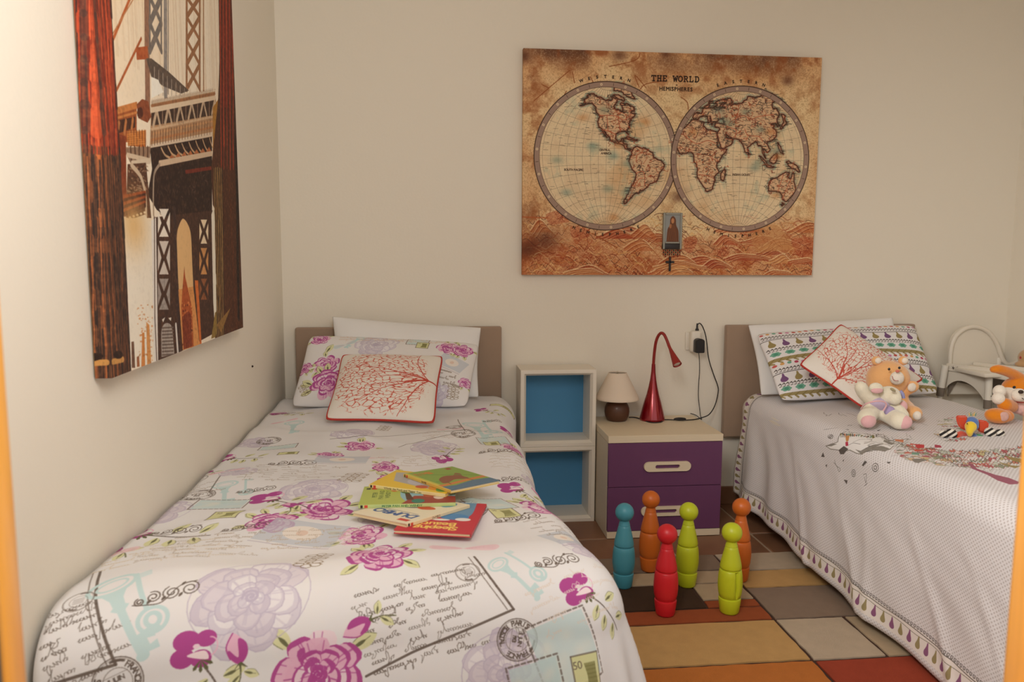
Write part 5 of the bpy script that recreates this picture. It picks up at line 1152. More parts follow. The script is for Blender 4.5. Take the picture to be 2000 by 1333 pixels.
# ================================================================== SOCKET, PLUGS, CORDS
WP = mat('white_plastic', (232, 224, 210), .35); BP = mat('black_plastic', (34, 30, 30), .4); BC = mat('black_cord', (38, 34, 34), .5)
s0, s1 = at(1338, 684, y=-.006), at(1362, 647, y=-.006)
t = thing('wall_socket', 'white wall socket plate above nightstand, half hidden by adapter', 'socket', ((s0[0]+s1[0])/2, 0, s0[2]))
box('plate', s0[0], s0[0]+.086, -.010, -.0005, s0[2], s0[2]+.086, WP, t, .003, 2); box('insert', s0[0]+.012, s0[0]+.074, -.013, -.0095, s0[2]+.012, s0[2]+.074, WP, t, .002, 2)
a0, a1 = at(1350, 689, y=-.055), at(1371, 647, y=-.055)
t = thing('plug_adapter', 'white multi plug adapter in the wall socket', 'adapter', ((a0[0]+a1[0])/2, -.03, a0[2]))
box('body', a0[0], a1[0], -.055, -.013, a0[2], a1[2], WP, t, .012, 3)
sc_ = at(1354, 665, y=-.058); lathe('socket_face', [(0, 0), (.017, 0), (.018, -.004), (.018, -.007)], WP, t, (0, 0, 0), 24, 40, Matrix.Translation((a0[0]+.002, -.035, sc_[2])) @ Matrix.Rotation(-PI/2, 4, 'Y'))
pa, pb = at(1358.5, 690, y=-.09), at(1376.5, 662, y=-.09)
t = thing('power_plug', 'bulky black charger plugged into front of the white adapter', 'charger', ((pa[0]+pb[0])/2, -.07, pa[2]))
bm = bmesh.new(); n = 10; wq, hq = (pb[0]-pa[0])/2, pb[2]-pa[2]; cxq = (pa[0]+pb[0])/2
prism(bm, [(cxq-wq, pa[2]+.003), (cxq-wq+.003, pa[2]), (cxq+wq-.003, pa[2]), (cxq+wq, pa[2]+.003)]+[(cxq+wq*math.cos(a), pb[2]-wq*.7+wq*.7*math.sin(a)) for a in np.linspace(.15, PI-.15, n)], 'y', -.095, -.0555)
bmesh.ops.bevel(bm, geom=[e for e in bm.edges], offset=.0018, segments=1, affect='EDGES'); bmesh_obj('body', bm, BP, t, 40)
q0 = np.array([cxq, -.072, pa[2]]); cz = NZ+.0025
cord = spline([q0+[0, 0, .002], tuple(at(1366, 705, y=-.06)), tuple(at(1366, 730, y=-.03)), tuple(at(1364.5, 750, y=-.014)), tuple(at(1364, 775, y=-.012)), tuple(at(1366, 795, y=-.012)), tuple(at(1368, 812, y=-.05)), tuple(at(1370, 820, z=cz)), tuple(at(1358, 811, z=cz)), tuple(at(1340, 807, z=cz)), tuple(at(1320, 806.5, z=cz)), tuple(at(1297, 804, z=cz))], 6)
tube('cord', cord, .0019, BC, t, 6)
bt_ = at(1361.5, 642, y=-.034)
t = thing('power_plug', 'slim black plug in top of adapter with a looping lamp cord', 'plug', (bt_[0], -.034, a1[2]))
lathe('plug_body', [(0, 0), (.0085, 0), (.0085, .006), (.005, .012), (.0045, .022), (.0035, .034), (0, .034)], BP, t, (bt_[0], -.034, a1[2]), 16)
cord = spline([(bt_[0], -.034, a1[2]+.03), tuple(at(1363, 634, y=-.034)), tuple(at(1367, 632, y=-.034)), tuple(at(1373, 640, y=-.033)), tuple(at(1379, 660, y=-.03)), tuple(at(1384, 700, y=-.02)), tuple(at(1393, 730, y=-.012)), tuple(at(1402, 755, y=-.012)), tuple(at(1402, 770, y=-.014)), tuple(at(1396, 793, y=-.05)), tuple(at(1385, 810, y=-.085)), tuple(at(1370, 816.5, z=NZ+.005)), tuple(at(1355, 820, z=cz+.001)), tuple(at(1335, 821, z=cz+.002)), tuple(at(1316, 820.5, z=cz+.001)), tuple(at(1298, 820.5, z=cz)), (rx+.02, ry-.066, cz), (rx-.03, ry-.064, cz), tuple(at(1243, 816.5, z=cz)), tuple(at(1228, 815.5, z=cz))], 6)
tube('cord', cord, .0026, BC, t, 8)
sw = at(1328, 819.5, z=NZ+.006)
ell('inline_switch', (sw[0], sw[1], NZ+.0075), (.030, .0115, .0075), BP, t, sub=3)
lc = spline([tuple(at(1252, 806, z=cz+.004)), tuple(at(1249, 803, z=cz+.006)), tuple(at(1247.5, 807, z=cz)), tuple(at(1252, 809, z=cz))], 5)

# ================================================================== BOWLING PINS
pinprof = [(0, 0), (.082, 0), (.094, .004), (.102, .02), (.113, .10), (.119, .158), (.117, .168), (.106, .174), (.106, .180), (.114, .188), (.124, .23), (.1305, .30), (.130, .36), (.125, .43), (.117, .478), (.112, .486), (.104, .490), (.104, .496), (.113, .502), (.1155, .515), (.108, .56), (.090, .64), (.072, .71), (.0665, .735), (.0645, .737), (.0645, .742), (.066, .744), (.058, .775), (.0545, .79)]
pinprof += [(.108*math.cos(a), .890+.108*math.sin(a)) for a in np.linspace(-1.04, PI/2-.001, 14)]; pinprof[-1] = (0, pinprof[-1][1])
PH = .312
def pin(label, px, py, col, dent=False, hue=None):
    p = at(px, py-3, z=.0125); m = mat('pin_'+hue, col, .38, spec=.45, bump=.03, bscale=60)
    onfloor = .0126 if p[1] < -.645 else .0005
    bm = bmesh.new(); add_lathe(bm, [(r*PH, z*PH) for r, z in pinprof], (p[0], p[1], onfloor), 48)
    if dent:
        for v in bm.verts:
            a = math.atan2(v.co.y-p[1], v.co.x-p[0]); zz = (v.co.z-onfloor)/PH
            if .19 < zz < .485:
                k = max(0, 1-((a+PI/2-.25)/.16)**2); v.co.x -= .006*k*math.cos(a)*1.5; v.co.y -= .006*k*math.sin(a)*1.5
    me = bmesh_obj('bowling_pin', bm, m, None, 50); own(me); tag(me, label, 'bowling pin', 'toy bowling pins on the rug')
pin('blue toy bowling pin, leftmost of the six', 1217, 1149, (74, 150, 168), hue='blue')
pin('orange toy bowling pin right in front of the drawer handle', 1268, 1117, (204, 104, 34), hue='orange')
pin('red toy bowling pin at the front of the group', 1299, 1203, (206, 34, 44), hue='red')
pin('lime toy bowling pin behind and right of the red one', 1341, 1147, (190, 200, 36), hue='lime')
pin('lime toy bowling pin at front right with a dent in its barrel', 1424, 1199, (192, 202, 44), True, hue='lime')
pin('orange toy bowling pin at right, half behind a lime pin', 1443, 1136, (208, 110, 46), hue='orange')

# ================================================================== PICTURE BOOKS
PAGE = mat('book_pages', (232, 212, 170), .8, bump=.3, bscale=900)
def book(label, cor, z, art, spine_col, name, th=.0085, spine_art=None):
    """cor: the cover seen from above: spine-left, spine-right, far-right, far-left (world x, y); print reads along the spine side"""
    C4 = [np.array([c[0], c[1], 0.0]) for c in cor]; ce = sum(C4)/4
    t = thing('picture_book', label, 'book', (ce[0], ce[1], z), 'picture books fanned on the duvet')
    def slab(nm, z0, z1, m, ins=0.0):
        Q = [c+(ce-c)*ins for c in C4]; e_ = .004
        V = [(q[0], q[1], z1) for q in Q]+[(q[0], q[1], z0) for q in Q]; uv = [(0, 1), (0, 0), (1, 0), (1, 1), (e_, 1-e_), (e_, e_), (1-e_, e_), (1-e_, 1-e_)]
        return mesh_obj(nm, V, [(0, 1, 2, 3), (7, 6, 5, 4), (4, 5, 1, 0), (5, 6, 2, 1), (6, 7, 3, 2), (7, 4, 0, 3)], m, t, None, uv)
    slab('front_cover', z+th-.0016, z+th, art); slab('page_block', z+.0014, z+th-.0014, PAGE, .02); slab('back_cover', z, z+.0016, spine_col)
    a, b = C4[0], C4[1]; nrm = np.array([(b-a)[1], -(b-a)[0], 0]); nrm /= np.linalg.norm(nrm)
    if nrm@(a-ce) < 0: nrm = -nrm
    a2, b2 = a+nrm*.0012, b+nrm*.0012
    V = [(a[0], a[1], z), (b[0], b[1], z), (b2[0], b2[1], z+.001), (a2[0], a2[1], z+.001), (a2[0], a2[1], z+th-.001), (b2[0], b2[1], z+th-.001), (b[0], b[1], z+th+.0001), (a[0], a[1], z+th+.0001)]
    uv = [(0, 0), (1, 0), (1, .1), (0, .1), (0, .9), (1, .9), (1, 1), (0, 1)]
    mesh_obj('spine', V, [(0, 1, 2, 3), (3, 2, 5, 4), (4, 5, 6, 7), (0, 3, 4, 7), (1, 6, 5, 2), (0, 7, 6, 1)], spine_art or spine_col, t, None, uv)
def ap(px, py, z): return tuple(at(px, py, z=z)[:2])
BZ = .5985; T_ = .0086
def rect(p, q, d, side=1):
    """cover rectangle from spine ends p,q and depth d"""
    p, q = np.array(p), np.array(q); u = (q-p)/np.linalg.norm(q-p); n = np.array([-u[1], u[0]])*side
    return [p, q, q+n*d, p+n*d]
def spine_art(name, base, words, col, h=.5):
    S = Art(.2, .009, 3000, base); S.text(words, .09, .0045-.0027, .0052, col, anchor=.5, bold=.05); S.poly([(.004, .001), (.009, .001), (.009, .008), (.004, .008)], (60, 50, 46)); S.poly([(.012, .001), (.019, .001), (.019, .008), (.012, .008)], (206, 76, 60))
    return art_mat(name, S, .5)
# covers are drawn upright with the spine on their left; the first corner given is the top of the spine
S = Art(.15, .20, 1500, (200, 58, 72))
S.poly(spline([(.0, .10), (.03, .125), (.07, .112), (.11, .13), (.15, .115), (.15, 0), (0, 0)], 5), (200, 58, 72)); S.poly(spline([(.02, .0), (.02, .09), (.06, .105), (.12, .10), (.13, 0)], 5), (112, 152, 184)); S.circ(.05, .10, .03, .02, (84, 140, 190)); S.circ(.10, .105, .018, .014, (236, 206, 180)); S.circ(.125, .10, .02, .02, (212, 170, 60)); S.circ(.03, .115, .016, .010, (236, 232, 226)); S.circ(.075, .122, .02, .006, (236, 232, 226))
S.text('Sleeping', .075, .164, .021, (246, 212, 110), bold=.06, gap=.05); S.text('Beauty', .078, .140, .021, (246, 212, 110), bold=.06, gap=.05)
a_, b_2 = np.array(ap(919, 1051, BZ)), np.array(ap(769, 1043, BZ)); u = (b_2-a_)/np.linalg.norm(b_2-a_); n_ = np.array([u[1], -u[0]]); n_ = n_ if n_[1] > 0 else -n_
book('red picture book with gold title at the bottom of the fanned stack', [a_, a_+n_*.205, b_2+n_*.205, b_2], BZ, art_mat('red_cover', S, .45), mat('book_red', (194, 56, 68), .5), 'a')
S = Art(.155, .19, 1500, (234, 224, 196)); S.text('DUMBO', .078, .132, .024, (70, 96, 150), bold=.10); S.line([(.03, .125), (.13, .125)], .002, (120, 120, 130)); S.poly([(.012, .165), (.04, .165), (.04, .178), (.012, .178)], (206, 76, 66)); S.circ(.10, .07, .04, .03, (150, 140, 140)); S.poly(spline([(.03, .075), (.05, .09), (.07, .085), (.07, .07), (.045, .064)], 5, True), (206, 92, 60)); S.circ(.06, .04, .02, .012, (226, 150, 150)); S.circ(.03, .03, .014, .02, (120, 170, 190))
z = BZ+T_; book('cream picture book with blue title, second from the bottom of the stack', [ap(794, 1031, z), ap(917, 993, z), ap(812, 972, z), ap(688, 1008, z)], z, art_mat('cream_cover', S, .45), mat('book_cream', (228, 210, 172), .5), 'b', spine_art=spine_art('cream_spine', (228, 210, 172), 'DUMBO', (120, 100, 80)))
S = Art(.145, .23, 1500, (182, 194, 96))
for i, wd in enumerate(('PETER', 'PAN AND', 'WENDY')): S.text(wd, .075, .192-.016*i, .011, (96, 116, 56), bold=.04)
S.poly([(.118, .212), (.130, .212), (.130, .222), (.118, .222)], (70, 66, 60)); S.poly([(.118, .196), (.130, .196), (.130, .209), (.118, .209)], (200, 70, 56))
S.poly(spline([(.02, .12), (.07, .135), (.145, .12), (.145, 0), (.02, 0)], 5), (150, 190, 200)); S.poly([(0, 0), (.05, 0), (.06, .10), (0, .13)], (156, 70, 58)); S.circ(.05, .04, .02, .014, (222, 206, 190)); S.poly([(.03, .10), (.09, .115), (.09, .125), (.03, .118)], (90, 60, 44)); S.circ(.10, .12, .02, .016, (88, 120, 60)); S.circ(.11, .15, .014, .010, (214, 120, 70)); S.circ(.02, .09, .016, .016, (60, 130, 110)); S.circ(.07, .06, .022, .02, (180, 96, 70))
z = BZ+2*T_; book('green picture book with long lettered spine facing the foot of bed', rect(ap(700, 994, z), ap(890, 989, z), .145), z, art_mat('green_cover', S, .45), mat('book_green', (182, 200, 126), .5), 'c', spine_art=spine_art('green_spine', (190, 206, 138), 'PETER PAN AND WENDY', (46, 110, 70)))
S = Art(.14, .20, 1500, (230, 194, 64)); S.poly([(.02, .05), (.10, .02), (.14, .12), (.12, .19), (.05, .16)], (172, 174, 184), .9); S.circ(.07, .10, .03, .03, (194, 192, 200)); S.circ(.04, .04, .025, .02, (220, 150, 60)); S.circ(.03, .02, .02, .016, (96, 150, 70)); S.circ(.05, .015, .02, .014, (200, 90, 60)); S.circ(.03, .075, .012, .016, (196, 90, 60))
for k in range(12): S.line([(.03+.008*k, .05), (.05+.007*k, .15)], .0015, (140, 146, 160), .6)
z = BZ+3*T_; book('yellow picture book lying partly under the topmost book', rect(ap(720.8, 953, z), ap(870, 972, z), .140), z, art_mat('yellow_cover', S, .45), mat('book_yellow', (230, 200, 108), .5), 'd', spine_art=spine_art('yellow_spine', (234, 216, 156), 'Winnie the Pooh and Tigger Too', (110, 96, 60)))
S = Art(.20, .15, 1500, (136, 164, 74)); S.poly([(0, 0), (.2, 0), (.2, .028), (.13, .033), (.05, .022), (0, .028)], (92, 120, 142)); S.poly([(.0, .028), (.06, .030), (.2, .040), (.2, .052), (.07, .042), (0, .04)], (204, 130, 70)); S.poly(spline([(.03, .048), (.05, .075), (.09, .088), (.12, .084), (.145, .098), (.155, .088), (.14, .07), (.14, .05), (.12, .048), (.09, .056), (.05, .045)], 5, True), (142, 88, 60)); S.line([(.05, .05), (.045, .034)], .004, (132, 80, 54)); S.line([(.13, .05), (.135, .034)], .004, (132, 80, 54)); S.text('BAMBI', .052, .118, .017, (200, 126, 50), bold=.12); S.poly([(.155, .13), (.175, .13), (.175, .142), (.155, .142)], (160, 70, 50)); S.poly([(0, .04), (.012, .04), (.012, .15), (0, .15)], (210, 194, 84), .8)
for k in range(14): S.circ(.03+.17*((k*7) % 13)/13, .06+.07*((k*5) % 11)/11, .010, .006, (110, 146, 62), .5)
z = BZ+4*T_; book('green picture book with a deer in a meadow, topmost of the fanned stack', [ap(788.8, 932, z), ap(881, 964.5, z), ap(976, 945, z), ap(883, 917.6, z)], z, art_mat('meadow_cover', S, .45), mat('book_gold', (224, 190, 96), .5), 'e', spine_art=spine_art('gold_spine', (224, 190, 96), 'BAMBI', (90, 60, 40)))

# ================================================================== SOFT TOYS
def plush(name, c, bump=.9): return mat(name, c, .95, bump=bump, bscale=260, sheen=.5, spec=.15)
def blob(name, parts, m, parent, vox=.006, sub=True):
    """one continuous stuffed shape: ellipsoids and limbs grown together"""
    bm = bmesh.new()
    for p in parts:
        if p[0] == 'e': add_ell(bm, p[1], p[2], p[3] if len(p) > 3 else (0, 0, 0), 3)
        else: 
            pts = spline(p[1], 5); k = np.linspace(0, len(p[2])-1, len(pts)); add_tube(bm, pts, np.interp(k, range(len(p[2])), p[2]), 14)
            add_ell(bm, pts[0], (p[2][0],)*3, sub=2); add_ell(bm, pts[-1], (p[2][-1],)*3, sub=2)
    o = bmesh_obj(name, bm, m, parent, None)
    rm = o.modifiers.new('join', 'REMESH'); rm.mode = 'VOXEL'; rm.voxel_size = vox; rm.use_smooth_shade = True
    sm = o.modifiers.new('soften', 'SMOOTH'); sm.iterations = 6; sm.factor = .5
    return o
def pxm(y): return (y-CAM[1])/FPX*1.0           # metres per pixel at that depth, near enough
def V(px, py, y): return np.array(at(px, py, y=y))
TZ = ZR+.004
ORG, CRM, WHT_, PKP, LVP = plush('peach_plush', (240, 182, 122)), plush('cream_plush', (236, 228, 206)), plush('white_plush', (240, 230, 216)), plush('pink_plush', (232, 182, 184)), plush('lavender_plush', (196, 178, 204))
EYE = mat('black_eye', (22, 18, 18), .15, spec=.7); NOSE = mat('brown_nose', (54, 40, 34), .35); PKN = mat('pink_nose', (216, 120, 104), .6); STITCH = mat('pink_stitch', (186, 96, 96), .7)
# peach bear behind
yb = -.69; k = pxm(yb); h = V(1734, 741, yb)
t = thing('teddy_bear', 'peach teddy bear with white muzzle, sitting behind the cream plush toy', 'soft toy', (h[0], yb, TZ))
blob('head', [('e', h, (44*k, 40*k, 40*k)), ('e', h+[-22*k, -4*k, -8*k], (22*k, 22*k, 22*k)), ('e', h+[22*k, -4*k, -10*k], (21*k, 22*k, 22*k))], ORG, t)
bc = V(1742, 790, yb+.0); bc[2] = TZ+.062
blob('body', [('e', bc, (.062, .055, .070)), ('t', [bc+[.03, -.01, .035], V(1765, 762, yb-.03), V(1783, 755, yb-.05)], (.030, .028, .024)), ('t', [bc+[.04, -.03, -.03], V(1775, 805, yb-.10), V(1787, 808, yb-.15)], (.034, .032, .028)), ('t', [bc+[-.03, -.01, .03], bc+[-.075, -.03, .02]], (.028, .024)), ('t', [bc+[-.04, -.03, -.03], bc+[-.08, -.12, -.035]], (.03, .027))], ORG, t)
for px, s_ in ((1712, -1), (1764, 1)):
    e = V(px, 705, yb+.0); blob('ear', [('e', e, (11*k, 8*k, 10*k))], ORG, t, .003); ell('ear_lining', e+[0, -6*k, 1*k], (7*k, 4*k, 6.5*k), WHT_, t)
mz = V(1752, 739, yb-.088); ell('muzzle', mz, (15*k, 11*k, 14*k), WHT_, t, (0, 0, .2))
ell('nose', V(1753, 725.5, yb-.112), (4.4*k, 3*k, 3*k), PKN, t)
for px, py in ((1736.5, 721.5), (1756.5, 719)): ell('eye', V(px, py, yb-.082 if px < 1740 else yb-.086), (2.6*k, 2.2*k, 2.8*k), EYE, t)
tube('mouth', spline([V(1742.5, 735, yb-.108), V(1744.5, 741, yb-.113), V(1749, 744, yb-.117), V(1754.5, 744, yb-.114)], 6), .0012, STITCH, t, 6)
pp = V(1781, 757, yb-.072); ell('paw_pad', pp, (11*k, 5*k, 9*k), WHT_, t, (0, 0, .3))
pp = V(1791, 812, yb-.17); ell('foot_pad', pp, (8*k, 8*k, 9*k), WHT_, t, (0, 0, .5))
# cream toy with lavender vest, in front
yc = -.84; k = pxm(yc)
b0 = V(1716, 800, yc); 
t = thing('plush_elephant', 'cream plush animal with lavender vest and pink foot soles, leaning on the bear', 'soft toy', (b0[0], yc, TZ))
foot1, foot2 = V(1692, 819, yc-.06), V(1757, 822, yc-.10)
foot1[2] = max(foot1[2], TZ+.03); foot2[2] = max(foot2[2], TZ+.03)
blob('body', [('e', V(1718, 797, yc+.005), (25*k, 24*k, 27*k)), ('t', [V(1703, 803, yc-.01), V(1696, 811, yc-.03), foot1], (.031, .032, .033)), ('t', [V(1728, 808, yc-.02), V(1742, 815, yc-.05), foot2], (.030, .031, .034)),
              ('t', [V(1705, 780, yc), V(1690, 770, yc-.005), V(1681, 757, yc-.01)], (.030, .027, .024)), ('t', [V(1738, 790, yc), V(1752, 800, yc-.03), V(1764, 812, yc-.05)], (.026, .025, .022))], CRM, t, .005)
blob('head', [('e', V(1736, 773, yc-.012), (24*k, 23*k, 20*k)), ('e', V(1747, 778, yc-.045), (14*k, 14*k, 15*k)), ('e', V(1722, 768, yc), (14*k, 14*k, 13*k))], CRM, t, .005)
ell('vest', V(1713, 789, yc-.001), (28*k, 25.5*k, 17*k), LVP, t, (.0, .35, 0)); ell('vest_pocket', V(1737, 803, yc-.055), (12*k, 6*k, 10*k), mat('lavender_satin', (176, 158, 200), .45), t)
tube('vest_hem', spline([V(1681, 800, yc-.02), V(1690, 790, yc-.062), V(1708, 784.5, yc-.085), V(1726, 785, yc-.085), V(1731, 792, yc-.08), V(1725, 803, yc-.075)], 6), .0028, PKP, t, 8)
e1 = V(1711, 758, yc-.04); blob('ear', [('e', e1, (15*k, 8*k, 11*k), (0, .15, 0))], CRM, t, .003); ell('ear_lining', e1+[-1*k, -5.5*k, -5*k], (13*k, 5*k, 6*k), PKP, t)
e2 = V(1762, 793, yc-.03); blob('ear', [('e', e2, (10*k, 8*k, 13*k), (0, -.3, 0))], CRM, t, .003); ell('ear_lining', e2+[0, -5*k, 0], (8.5*k, 4.5*k, 11*k), PKP, t, (0, -.3, 0))
ell('nose_patch', V(1744, 762, yc-.078), (7*k, 3*k, 3*k), plush('olive_patch', (168, 154, 118)), t, (.5, .5, 0))
for f, a in ((foot1, (0, 0, .2)), (foot2, (0, 0, -.35))): ell('sole', f+[0, -.014, -.004] if a[2] > 0 else f+[.006, -.014, -.002], (.030, .022, .026), PKP, t, a)
tube('bow_tie', spline([V(1758, 764, yc-.03), V(1763, 770, yc-.035), V(1765, 778, yc-.035)], 5), .006, mat('blue_ribbon', (150, 150, 196), .6), t, 8)
# small elephant rattle
ye = -1.05; k = pxm(ye)
RD, BLU, YEL, GRNP = plush('red_orange_felt', (212, 74, 40), .3), plush('blue_knit', (88, 118, 176), .5), plush('yellow_felt', (232, 196, 56), .3), plush('green_felt', (84, 150, 104), .3)
hb = V(1898, 827, ye); t = thing('toy_elephant', 'small toy elephant with blue head, orange ears and striped rattle hands', 'soft toy', (hb[0], ye, TZ))
blob('head', [('e', hb, (14*k, 13*k, 14*k)), ('e', hb+[0, -2*k, -6*k], (13*k, 12*k, 10*k))], BLU, t, .003)
blob('body', [('e', V(1897, 853, ye-.005), (12*k, 12*k, 9*k))], BLU, t, .003)
def flat(name, P, y, th, m, parent, yo=0):
    bm = bmesh.new(); Q = [at(px, py, y=y) for px, py in P]; prism(bm, [(q[0], q[2]) for q in Q], 'y', y-th/2, y+th/2); bmesh.ops.bevel(bm, geom=list(bm.edges), offset=th*.35, segments=2, affect='EDGES'); return bmesh_obj(name, bm, m, parent, 60)
flat('ear', [(1867, 812), (1888, 812), (1889, 822), (1886, 842), (1874, 836), (1869, 826)], ye+.006, .012, RD, t)
flat('ear', [(1910, 820), (1920, 821), (1929, 824), (1931, 830), (1925, 848), (1910, 843), (1908, 834)], ye+.006, .012, RD, t)
blob('trunk', [('t', [V(1896, 834, ye-.022), V(1894, 842, ye-.034), V(1894, 849, ye-.030)], (.020, .013, .009)), ('e', V(1897, 836, ye-.016), (11*k, 5*k, 6*k))], YEL, t, .003)
for px, py in ((1889, 828), (1905, 831)): ell('eye', V(px, py, ye-.033), (1.3*k, 1.2*k, 1.5*k), EYE, t, sub=2)
for i in range(5): flat('tuft', [(1893+i*2.6, 813), (1895+i*2.6, 813), (1892+i*4, 806-i % 2*2)], ye, .003, [YEL, GRNP, mat('tan_felt', (196, 170, 110), .9)][i % 3], t)
blob('arm', [('t', [V(1888, 852, ye), V(1877, 848, ye-.005), V(1868, 853, ye-.02)], (.010, .011, .010))], RD, t, .003); blob('arm', [('t', [V(1907, 854, ye), V(1914, 856, ye-.012), V(1922, 862, ye-.02)], (.013, .014, .012))], GRNP, t, .003)
blob('mouth', [('e', V(1895, 850, ye-.02), (6*k, 4*k, 2.4*k))], RD, t, .003); blob('collar', [('e', V(1916, 863, ye-.022), (6*k, 6*k, 6*k))], YEL, t, .003)
STR = bpy.data.materials.new('black_white_stripes'); STR.use_nodes = True; nt = STR.node_tree
tc = nt.nodes.new('ShaderNodeTexCoord'); wv = nt.nodes.new('ShaderNodeTexWave'); wv.inputs['Scale'].default_value = 20; wv.bands_direction = 'Z'; wv.inputs['Distortion'].default_value = 1.2; wv.inputs['Detail'].default_value = 0; wv.inputs['Detail Scale'].default_value = 1
rmp = nt.nodes.new('ShaderNodeValToRGB'); rmp.color_ramp.interpolation = 'CONSTANT'; rmp.color_ramp.elements[0].color = (.025, .02, .018, 1); rmp.color_ramp.elements[1].position = .5; rmp.color_ramp.elements[1].color = (.80, .75, .66, 1)
mpn = nt.nodes.new('ShaderNodeMapping'); mpn.inputs['Rotation'].default_value = (.5, .5, 0)
nt.links.new(tc.outputs['Object'], mpn.inputs[0]); nt.links.new(mpn.outputs[0], wv.inputs['Vector']); nt.links.new(wv.outputs['Color'], rmp.inputs[0]); nt.links.new(rmp.outputs[0], nt.nodes['Principled BSDF'].inputs['Base Color']); nt.nodes['Principled BSDF'].inputs['Roughness'].default_value = .9
for px, py, r in ((1858, 853, 11), (1843, 848.5, 8.5), (1933, 859, 11.5), (1952.5, 855.5, 9)):
    ctr = V(px, py, ye-.02); ctr[2] = max(ctr[2], TZ+r*k*.8)
    ell('rattle_hand', ctr, (r*k*1.05, r*k, r*k*.92), STR, t, (0, .4, 0))
# orange and white floppy dog at the right edge
yd = -.78; k = pxm(yd)
OR2 = plush('orange_plush', (226, 134, 30)); hd_ = V(1986, 770, yd)
t = thing('plush_dog', 'white and orange plush dog in striped shirt, cut by the right edge', 'soft toy', (hd_[0], yd, TZ))
blob('head', [('e', hd_, (31*k, 29*k, 30*k)), ('e', hd_+[-12*k, -6*k, -8*k], (20*k, 20*k, 18*k))], WHT_, t, .005)
blob('cap', [('e', hd_+[3*k, 3*k, 11*k], (30.5*k, 31*k, 25*k)), ('t', [V(1990, 738, yd), V(1974, 729, yd-.01), V(1952, 722, yd-.02), V(1940, 722, yd-.02)], (.022, .020, .019, .014)), ('t', [hd_+[12*k, 0, 22*k], hd_+[30*k, 0, 40*k], hd_+[44*k, 0, 34*k]], (.022, .02, .015))], OR2, t, .005)
blob('muzzle', [('e', V(1990, 772, yd-.088), (16*k, 13*k, 14*k))], WHT_, t, .004)
ell('nose', V(1994, 766, yd-.125), (5.5*k, 4*k, 4*k), NOSE, t)
ell('eye', V(1981, 757, yd-.083), (3.4*k, 2.5*k, 3*k), EYE, t, (0, -.4, 0))
tube('mouth', spline([V(1996, 778, yd-.118), V(1999, 780, yd-.118), V(2003, 780, yd-.117)], 4), .0013, NOSE, t, 6)
bd = V(1994, 815, yd-.02); bd[2] = max(bd[2], TZ+.07)
SH = bpy.data.materials.new('red_striped_shirt'); SH.use_nodes = True; nt = SH.node_tree; tc = nt.nodes.new('ShaderNodeTexCoord'); wv = nt.nodes.new('ShaderNodeTexWave'); wv.bands_direction = 'Z'; wv.inputs['Scale'].default_value = 26; wv.inputs['Distortion'].default_value = .4
rmp = nt.nodes.new('ShaderNodeValToRGB'); rmp.color_ramp.interpolation = 'CONSTANT'; rmp.color_ramp.elements[0].color = (*lin((196, 92, 84)), 1); rmp.color_ramp.elements[1].position = .36; rmp.color_ramp.elements[1].color = (*lin((240, 214, 200)), 1)
nt.links.new(tc.outputs['Object'], wv.inputs['Vector']); nt.links.new(wv.outputs['Color'], rmp.inputs[0]); nt.links.new(rmp.outputs[0], nt.nodes['Principled BSDF'].inputs['Base Color']); nt.nodes['Principled BSDF'].inputs['Roughness'].default_value = .9
blob('shirt', [('e', bd, (29*k, 27*k, 28*k)), ('e', bd+[-2*k, -4*k, 13*k], (25*k, 24*k, 20*k))], SH, t, .005)
blob('arm', [('t', [V(1974, 794, yd-.06), V(1962, 791, yd-.09)], (.026, .027))], OR2, t, .004); blob('paw', [('e', V(1950, 779, yd-.085), (13*k, 12*k, 13*k)), ('e', V(1952, 765, yd-.06), (13*k, 12*k, 14*k))], WHT_, t, .004)
ft = V(1947, 833, yd-.12); ft[2] = max(ft[2], TZ+.036)
blob('foot', [('e', ft, (27*k, 19*k, 16*k), (0, .12, 0)), ('e', ft+[24*k, 8*k, -2*k], (16*k, 16*k, 13*k))], OR2, t, .004)
ell('foot_patch', ft+[1*k, -16*k, 2*k], (10*k, 4.5*k, 10*k), mat('striped_patch', (214, 170, 160), .9, var=.25, vscale=60), t, (0, .5, -.1))
blob('trousers', [('e', bd+[-17*k, -15*k, -12*k], (20*k, 13*k, 13*k)), ('e', bd+[0, -14*k, -20*k], (20*k, 14*k, 10*k))], mat('flower_cotton', (222, 178, 172), .9, var=.35, vscale=80, bump=.3, bscale=200), t, .004)
# tan toy with red hat just showing at the frame edge
yt = -.20; k = pxm(yt)
a = V(1994, 712, yt); t = thing('plush_toy', 'tan soft toy with red hat at the right edge, sitting in the high chair', 'soft toy', (a[0]+.03, yt, .69))
blob('body', [('e', a+[.02, 0, 0], (13*k+.02, 14*k, 8*k)), ('e', (a[0]+.055, yt, .735), (.062, .055, .046))], plush('tan_plush', (196, 156, 112)), t, .005)
blob('hat', [('e', V(1999, 699, yt), (8*k, 9*k, 8*k)), ('e', V(2012, 694, yt), (14*k, 12*k, 11*k))], plush('red_plush', (186, 52, 50)), t, .004)

